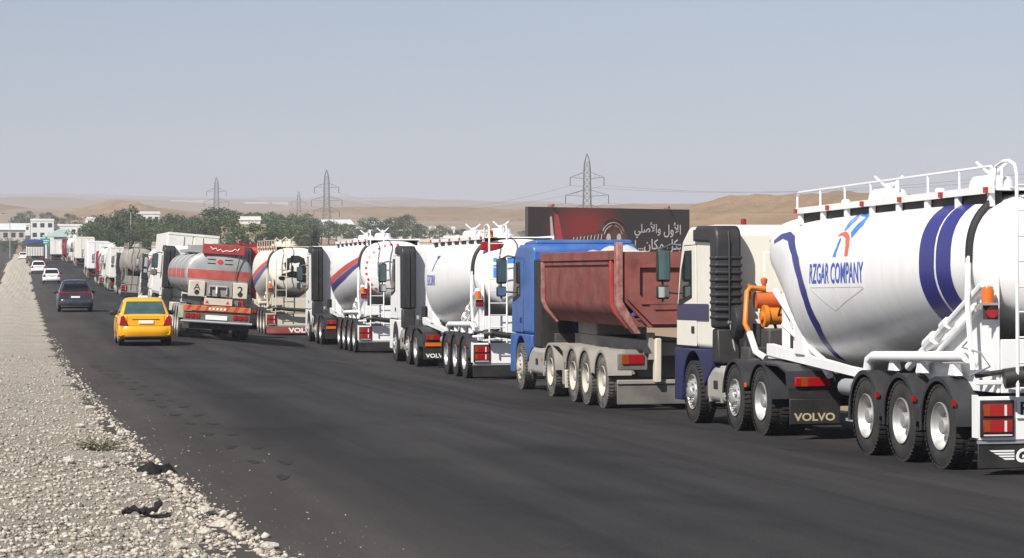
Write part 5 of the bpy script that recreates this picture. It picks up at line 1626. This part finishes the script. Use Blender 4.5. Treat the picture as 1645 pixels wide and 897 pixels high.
def crown_mesh(seed, kind, mat, n=1900):
    rnd = random.Random(seed)
    lobes = []
    if kind == 'cypress':
        for i in range(26):
            z = .12 + .86 * i / 25
            r = .16 * (1 - z) ** .7 + .02
            a = rnd.uniform(0, 6.3)
            lobes.append((r * .5 * math.cos(a), r * .5 * math.sin(a), z, r, .07))
    else:
        m_ = 22 if kind == 'broad' else 18
        for i in range(m_):
            z = rnd.uniform(.28, .92)
            rr = (.42 if kind == 'broad' else .26) * math.sqrt(max(.05, 1 - ((z - .55) / .45) ** 2))
            a = rnd.uniform(0, 6.3)
            d = rr * math.sqrt(rnd.uniform(.1, 1))
            lobes.append((d * math.cos(a), d * math.sin(a), z, rnd.uniform(.09, .17), rnd.uniform(.07, .13)))
    v, f = [], []
    per = n // len(lobes)
    for (x, y, z, r, h) in lobes:
        for _ in range(per):
            u = Vector((rnd.gauss(0, 1), rnd.gauss(0, 1), rnd.gauss(0, 1))).normalized() * rnd.uniform(.45, 1.08)
            c = Vector((x + u.x * r, y + u.y * r, z + u.z * h))
            a = Vector((rnd.gauss(0, 1), rnd.gauss(0, 1), rnd.gauss(0, .6))).normalized()
            b = a.cross(Vector((rnd.gauss(0, 1), rnd.gauss(0, 1), rnd.gauss(0, 1)))).normalized()
            s = rnd.uniform(.014, .030)
            k = len(v)
            v += [tuple(c - a * s), tuple(c + b * s * .6), tuple(c + a * s), tuple(c - b * s * .6)]
            f.append((k, k + 1, k + 2, k + 3))
    me = bpy.data.meshes.new('crown')
    me.from_pydata(v, [], f)
    me.materials.append(mat)
    t = MB().tube([(0, 0, -.04), (.01, 0, .18), (0, .01, .45), (.01, 0, .75)], [.028, .022, .014, .006], 7)
    for i in range(7):
        (x, y, z, r, h) = lobes[(i * 3) % len(lobes)]
        t.tube([(0, 0, max(.12, z - .28)), (x * .5, y * .5, z - .10), (x, y, z)], [.011, .008, .003], 5)
    return me, t.mesh('trunk', BARK)
KINDS = [crown_mesh(1, 'broad', LEAF1), crown_mesh(2, 'broad', LEAF2), crown_mesh(3, 'tall', LEAF1), crown_mesh(4, 'tall', LEAF2), crown_mesh(5, 'broad', LEAF1), crown_mesh(6, 'cypress', LEAF3)]
def tree(label, x, y, h, kind, group, z=None, wide=1.0, rz=0.0):
    t = thing('tree', label, 'tree', (x, y, terrain(x, y) - .1 if z is None else z), rz, group)
    for nm, me in (('crown', KINDS[kind][0]), ('trunk', KINDS[kind][1])):
        o = inst(nm, me, t)
        o.scale = (h * wide, h * wide, h)
    return t
rnd = random.Random(77)
def pxy(px, dd):
    k = (px - 38) / 3850 * .97987
    x = dd * k
    return x, (dd - x * .19967) / .97987
outline = [(128, 356), (160, 347), (182, 343), (205, 333), (225, 350), (250, 352), (275, 346), (300, 345), (325, 348), (350, 335), (365, 334), (385, 345), (410, 340), (440, 345), (465, 341), (490, 350)]
k = 0
for row, (d0, hs) in enumerate(((395, .62), (455, .80), (520, 1.0), (600, 1.0))):
    px = 134 + 9 * row
    while px < 492:
        ytop = interp([p[0] for p in outline], [p[1] for p in outline], px) + (1 - hs) * 40 + rnd.uniform(-3, 6)
        dd = d0 + rnd.uniform(-22, 22)
        x, y = pxy(px, dd)
        if not (33 < x < 43 and 412 < y < 432):
            zt_ = CAMZ + (405 - ytop) / 3850 * dd
            zg = terrain(x, y) - .1
            h = max(3.0, min(13.5, zt_ - zg))
            tree('grey green tree in the belt ' + ('above the white box trucks at left' if px < 205 else 'above the tall white box truck' if px < 330 else 'around the faint pylon' if px < 400 else 'above the cream tanker with painted tail'), x, y, h, rnd.choice((0, 1, 1, 2, 3, 4)), 'tree belt behind the far trucks', wide=rnd.uniform(.85, 1.25), rz=rnd.uniform(0, 6))
        px += rnd.uniform(17, 26)
for (px, dd, ht) in ((22, 905, 6.5), (34, 915, 8), (44, 900, 8.5), (74, 900, 8), (84, 910, 7), (96, 905, 6), (112, 900, 7.5), (124, 910, 6.5), (146, 905, 7)):
    x, y = pxy(px, dd)
    tree('distant tree behind the white houses at far left', x, y, ht, rnd.choice((0, 1, 3)), 'trees behind the white houses', z=CAMZ + 7.0, rz=rnd.uniform(0, 6))
for (px, dd, ht, kd) in ((592, 640, 7, 1), (604, 650, 6, 0), (618, 640, 6.5, 1), (636, 655, 7.5, 4), (648, 650, 8, 1), (662, 645, 6, 0), (706, 690, 5.5, 1), (716, 680, 5, 0), (575, 660, 5, 0), (560, 670, 5.5, 1), (500, 640, 7, 1), (516, 650, 6, 0), (540, 640, 5.5, 4), (488, 600, 7.5, 0), (528, 620, 6, 1), (552, 600, 5, 0), (586, 610, 5, 1), (628, 600, 5, 0), (676, 620, 5, 1), (690, 630, 4.5, 0), (740, 640, 4, 1)):
    x, y = pxy(px, dd)
    tree('bushy tree among the sheds ' + ('left of the clear pylon' if px < 530 else 'just right of the clear pylon' if px < 600 else 'above the white stack cab of the plain tanker' if px < 670 else 'nearest the billboard'), x, y, ht, kd, 'trees among the sheds', z=CAMZ + 2.2, wide=1.3, rz=rnd.uniform(0, 6))
x, y = pxy(505, 330)
tree('dark narrow cypress beside the dark cab of the chevron tanker', x, y, 5.2, 5, None, wide=1.3)
for (px, dd, ht) in ((766, 900, 4), (838, 820, 4), (732, 760, 4)):
    x, y = pxy(px, dd)
    tree('small lone bush on the slope left of the billboard', x, y, ht, 1, 'lone bushes on the slope', wide=1.2)
for (px, dd, yt, kd) in ((205, 470, 331, 2), (214, 500, 340, 3), (356, 560, 331, 3), (366, 550, 336, 2), (168, 480, 343, 3), (272, 500, 343, 2), (412, 560, 338, 3), (446, 540, 341, 2)):
    x, y = pxy(px, dd)
    zg = terrain(x, y) - .1
    tree('taller pointed tree standing above the tree belt at ' + ('its left end' if px < 230 else 'its middle' if px < 400 else 'its right end'), x, y, CAMZ + (405 - yt) / 3850 * dd - zg, kd, 'taller trees in the belt', wide=.85, rz=px)
# low scrub near the far-left bend
for (px, dd, ht) in ((8, 620, 4), (16, 600, 3.4), (36, 640, 3.5), (46, 650, 3)):
    x, y = pxy(px, dd)
    tree('low dark shrub beside the bend at far left', x, y, ht, 0, 'shrubs by the bend', wide=1.5)

# ------------------------------------------------------------------ gravel, stones, scraps
import numpy as np
STONEM = bpy.data.materials.new('loose stones')
STONEM.use_nodes = True
nt = STONEM.node_tree
b = nt.nodes['Principled BSDF']; b.inputs['Roughness'].default_value = .9; b.inputs['Specular IOR Level'].default_value = .2
g = nt.nodes.new('ShaderNodeNewGeometry')
r = nt.nodes.new('ShaderNodeValToRGB')
cols = [(0.0, (.12, .108, .095)), (.15, (.28, .25, .215)), (.45, (.43, .385, .325)), (.75, (.50, .455, .395)), (.93, (.38, .30, .23)), (1.0, (.66, .64, .60))]
r.color_ramp.elements[0].position, r.color_ramp.elements[0].color = cols[0][0], cols[0][1] + (1,)
r.color_ramp.elements[1].position, r.color_ramp.elements[1].color = cols[-1][0], cols[-1][1] + (1,)
for p_, c_ in cols[1:-1]:
    e = r.color_ramp.elements.new(p_); e.color = c_ + (1,)
nt.links.new(g.outputs['Random Per Island'], r.inputs[0]); nt.links.new(r.outputs[0], b.inputs['Base Color'])
bm = bmesh.new()
bmesh.ops.create_icosphere(bm, subdivisions=1, radius=1)
IV = np.array([v.co[:] for v in bm.verts]); IF = np.array([[v.index for v in f_.verts] for f_ in bm.faces])
bm.free()
def stones(name, n, seed, fx, rmin, rmax, pw, kind='stuff'):
    rg = np.random.default_rng(seed)
    V, Fc = [], []
    for i in range(n):
        x, y = fx(rg)
        s = rmin + (rmax - rmin) * rg.random() ** pw
        sc = np.array([rg.uniform(.7, 1.3), rg.uniform(.7, 1.3), rg.uniform(.45, .85)]) * s
        v = IV * (1 + rg.uniform(-.42, .35, (12, 1))) * sc
        a = rg.uniform(0, 6.28)
        ca, sa = math.cos(a), math.sin(a)
        v = np.stack([v[:, 0] * ca - v[:, 1] * sa, v[:, 0] * sa + v[:, 1] * ca, v[:, 2]], 1)
        z = (median_z(x, y) if x < edge_x(y) - .03 else max(G(x, y), G(x, y))) + s * .25
        V.append(v + np.array([x, y, z])); Fc.append(IF + 12 * i)
    V = np.concatenate(V); Fc = np.concatenate(Fc)
    me = bpy.data.meshes.new(name)
    me.vertices.add(len(V)); me.vertices.foreach_set('co', V.astype(np.float32).ravel())
    me.loops.add(len(Fc) * 3); me.loops.foreach_set('vertex_index', Fc.astype(np.int32).ravel())
    me.polygons.add(len(Fc)); me.polygons.foreach_set('loop_start', np.arange(0, len(Fc) * 3, 3, dtype=np.int32))
    me.update(calc_edges=True)
    me.materials.append(STONEM)
    o = put(bpy.data.objects.new(name, me))
    if kind: o['kind'] = kind
    return o
def f_near(rg):
    y = 13.0 / (1 - rg.random() * .80)
    e = edge_x(y)
    x = e + .10 - (e + 1.0 + .008 * y) * rg.random()
    return x, y
def f_edge(rg):
    y = 13.0 / (1 - rg.random() * .85)
    return edge_x(y) + rg.normal(.0, .11) - .06, y
def f_road(rg):
    y = 13.0 / (1 - rg.random() * .7)
    return edge_x(y) + abs(rg.normal(0, .45)) + .05, y
o = stones('gravel', 46000, 1, f_near, .0035, .026, 4.6); tag(o, 'pale loose gravel covering the roadside verge', 'gravel')
o = stones('edge_gravel', 4200, 2, f_edge, .004, .036, 4.2); tag(o, 'coarser pale gravel along the asphalt edge', 'gravel')
o = stones('road_grit', 220, 3, f_road, .003, .010, 3.0); tag(o, 'stray grit scattered on the asphalt by the verge', 'gravel')
big = [(1.42, 17.72, .075), (1.54, 18.21, .04), (1.33, 20.99, .06), (1.03, 16.27, .06), (.96, 35.77, .06), (1.0, 32.4, .05), (1.10, 31.05, .06), (.43, 24.0, .06), (1.15, 29.3, .055), (1.38, 18.54, .06), (1.62, 16.09, .05), (.69, 30.88, .055), (.71, 23.48, .05), (1.25, 17.04, .05)]
for i, (x, y, s) in enumerate(big):
    rg = np.random.default_rng(100 + i)
    bm = bmesh.new()
    bmesh.ops.create_icosphere(bm, subdivisions=2, radius=1)
    for v_ in bm.verts:
        n_ = math.sin(v_.co.x * 3 + i) * .15 + math.sin(v_.co.y * 4 + 2 * i) * .12 + rg.uniform(-.07, .07)
        v_.co = Vector((v_.co.x * s * 1.15, v_.co.y * s * .9, v_.co.z * s * .6)) * (1 + n_)
    me = bpy.data.meshes.new('stone'); bm.to_mesh(me); bm.free()
    me.materials.append(pm('pale stone', (.46, .42, .36), .9, var=.3, vs=25, bump=.6, bs=60))
    o = put(bpy.data.objects.new('stone', me), None, (x, y, (median_z(x, y) if x < edge_x(y) - .03 else G(x, y)) + s * .35))
    tag(o, 'larger pale stone lying by the asphalt edge of the verge', 'stone', 'larger stones by the asphalt edge')
# tyre scraps
def scrap(label, x, y, seed, w_, h_, fold):
    rnd = random.Random(seed)
    n = 16
    v, f = [], []
    for i in range(n + 1):
        u = i / n * 2 - 1
        for j in range(5):
            t = j / 4 * 2 - 1
            up = h_ * (fold(u) + .25 * rnd.uniform(-1, 1) * (abs(t) > .4))
            v.append((u * w_ + rnd.uniform(-.01, .01), t * .10 * (1 - .4 * abs(u)) + rnd.uniform(-.012, .012), max(.004, up)))
    f = [(i * 5 + j, i * 5 + j + 1, (i + 1) * 5 + j + 1, (i + 1) * 5 + j) for i in range(n) for j in range(4)]
    o = MB().add(v, f).obj('tyre_scrap', pm('scrap rubber', (.008, .008, .008), .9, var=.2), None, (x, y, median_z(x, y) + .01), smooth=0)
    md = o.modifiers.new('thickness', 'SOLIDIFY'); md.thickness = .018
    tag(o, label, 'tyre scrap')
rb = pm('scrap rubber', (.008, .008, .008), .9, var=.2)
rnd = random.Random(8)
bm = bmesh.new()
bmesh.ops.create_icosphere(bm, subdivisions=3, radius=1)
for v_ in bm.verts:
    a_ = math.atan2(v_.co.y, v_.co.x)
    r_ = 1 + .25 * math.sin(3 * a_ + 1) + .15 * math.sin(7 * a_) + rnd.uniform(-.16, .16)
    hh = max(0, v_.co.z) ** 1.6 * (1 + rnd.uniform(-.35, .35))
    v_.co = Vector((v_.co.x * .19 * r_, v_.co.y * .12 * r_, .115 * hh + .002 * rnd.random()))
me = bpy.data.meshes.new('tyre_scrap'); bm.to_mesh(me); bm.free(); me.materials.append(rb)
tag(put(bpy.data.objects.new('tyre_scrap', me), None, (1.22, 23.0, median_z(1.22, 23.0) + .005)), 'crumpled heap of black tyre rubber close to the asphalt edge', 'tyre scrap')
scrap('curled strip of black tyre rubber nearest the camera on the gravel', .88, 18.4, 2, .15, .10, lambda u: .12 + .9 * max(0, u - .1) ** 1.5 + .55 * max(0, .75 - abs(u + .45)) ** 1.5)
# weed
wd = thing('weed', 'low grey green weed growing in the gravel verge', 'plant', (.81, 26.1, median_z(.81, 26.1)))
rnd = random.Random(3)
st = MB(); lv = MB()
for i in range(46):
    a = rnd.uniform(0, 6.3); l = rnd.uniform(.08, .34)
    tip = Vector((math.cos(a) * l * 1.05, math.sin(a) * l, rnd.uniform(.03, .15)))
    st.tube([(0, 0, 0), tuple(tip * .5 + Vector((0, 0, .025))), tuple(tip)], .003, 4)
    for k in range(9):
        c = tip * rnd.uniform(.3, 1.05) + Vector((rnd.uniform(-.02, .02), rnd.uniform(-.02, .02), rnd.uniform(0, .02)))
        d = Vector((rnd.gauss(0, 1), rnd.gauss(0, 1), rnd.gauss(0, .6))).normalized() * .022
        e = d.cross(Vector((rnd.gauss(0, 1), rnd.gauss(0, 1), 1))).normalized() * .008
        lv.add([c - d, c + e, c + d, c - e], [(0, 1, 2, 3)])
st.obj('stems', BARK, wd)
o = lv.obj('leaves', leafmat('weed leaves', (.20, .23, .13)), wd, smooth=0); o['kind'] = 'stuff'
# dark drip marks left on the asphalt in two rows
SPOT = [(2.12, 46.82), (2.16, 44.82), (2.22, 40.88), (2.29, 38.37), (2.34, 36.26), (2.38, 33.7), (2.42, 31.4), (2.46, 28.99), (2.52, 26.43), (2.58, 24.12), (2.06, 49.18), (1.99, 51.59), (1.94, 54.31), (1.9, 43.34), (1.92, 40.94), (1.99, 38.68), (2.03, 36.33), (2.07, 33.87), (2.14, 31.56), (2.18, 29.15), (2.24, 26.69), (2.28, 24.28), (2.35, 22.18), (1.83, 46.88), (1.8, 49.64), (1.76, 51.94), (1.69, 54.66), (1.62, 57.69)]
TAR = pm('tar mark', (.0125, .012, .013), .75, var=.2, vs=20)
rnd = random.Random(11)
p = []
for i in range(18):
    t = 2 * math.pi * i / 18
    q = 1 + .18 * math.sin(3 * t + 1) + .1 * math.sin(5 * t)
    p.append((.075 * q * math.cos(t), .30 * q * math.sin(t), 0))
sm = MB().add(p, [tuple(range(18))]).mesh('tar_mark', TAR, 0)
for (x, y) in SPOT:
    o = put(bpy.data.objects.new('tar_mark', sm), ROAD, (x, y, G(x, y) + .004))
    o.rotation_euler = (math.atan2(G(x, y + .5) - G(x, y - .5), 1.0), 0, rnd.uniform(-.1, .1))
    o.scale = (rnd.uniform(.7, 1.1), rnd.uniform(.7, 1.2), 1)

# ------------------------------------------------------------------ haze in the air
hm = bpy.data.materials.new('haze')
hm.use_nodes = True
nt = hm.node_tree
nt.nodes.remove(nt.nodes['Principled BSDF'])
pv = nt.nodes.new('ShaderNodeVolumePrincipled')
pv.inputs['Color'].default_value = (.66, .70, .82, 1)
pv.inputs['Density'].default_value = .00027
pv.inputs['Anisotropy'].default_value = .0
nt.links.new(pv.outputs[0], nt.nodes['Material Output'].inputs['Volume'])
o = MB().box(-2600, 4200, -90, 8500, -25, 175).obj('haze', hm, None, smooth=0)
tag(o, 'pale dusty haze filling the air over the plain', 'haze', kind='stuff')
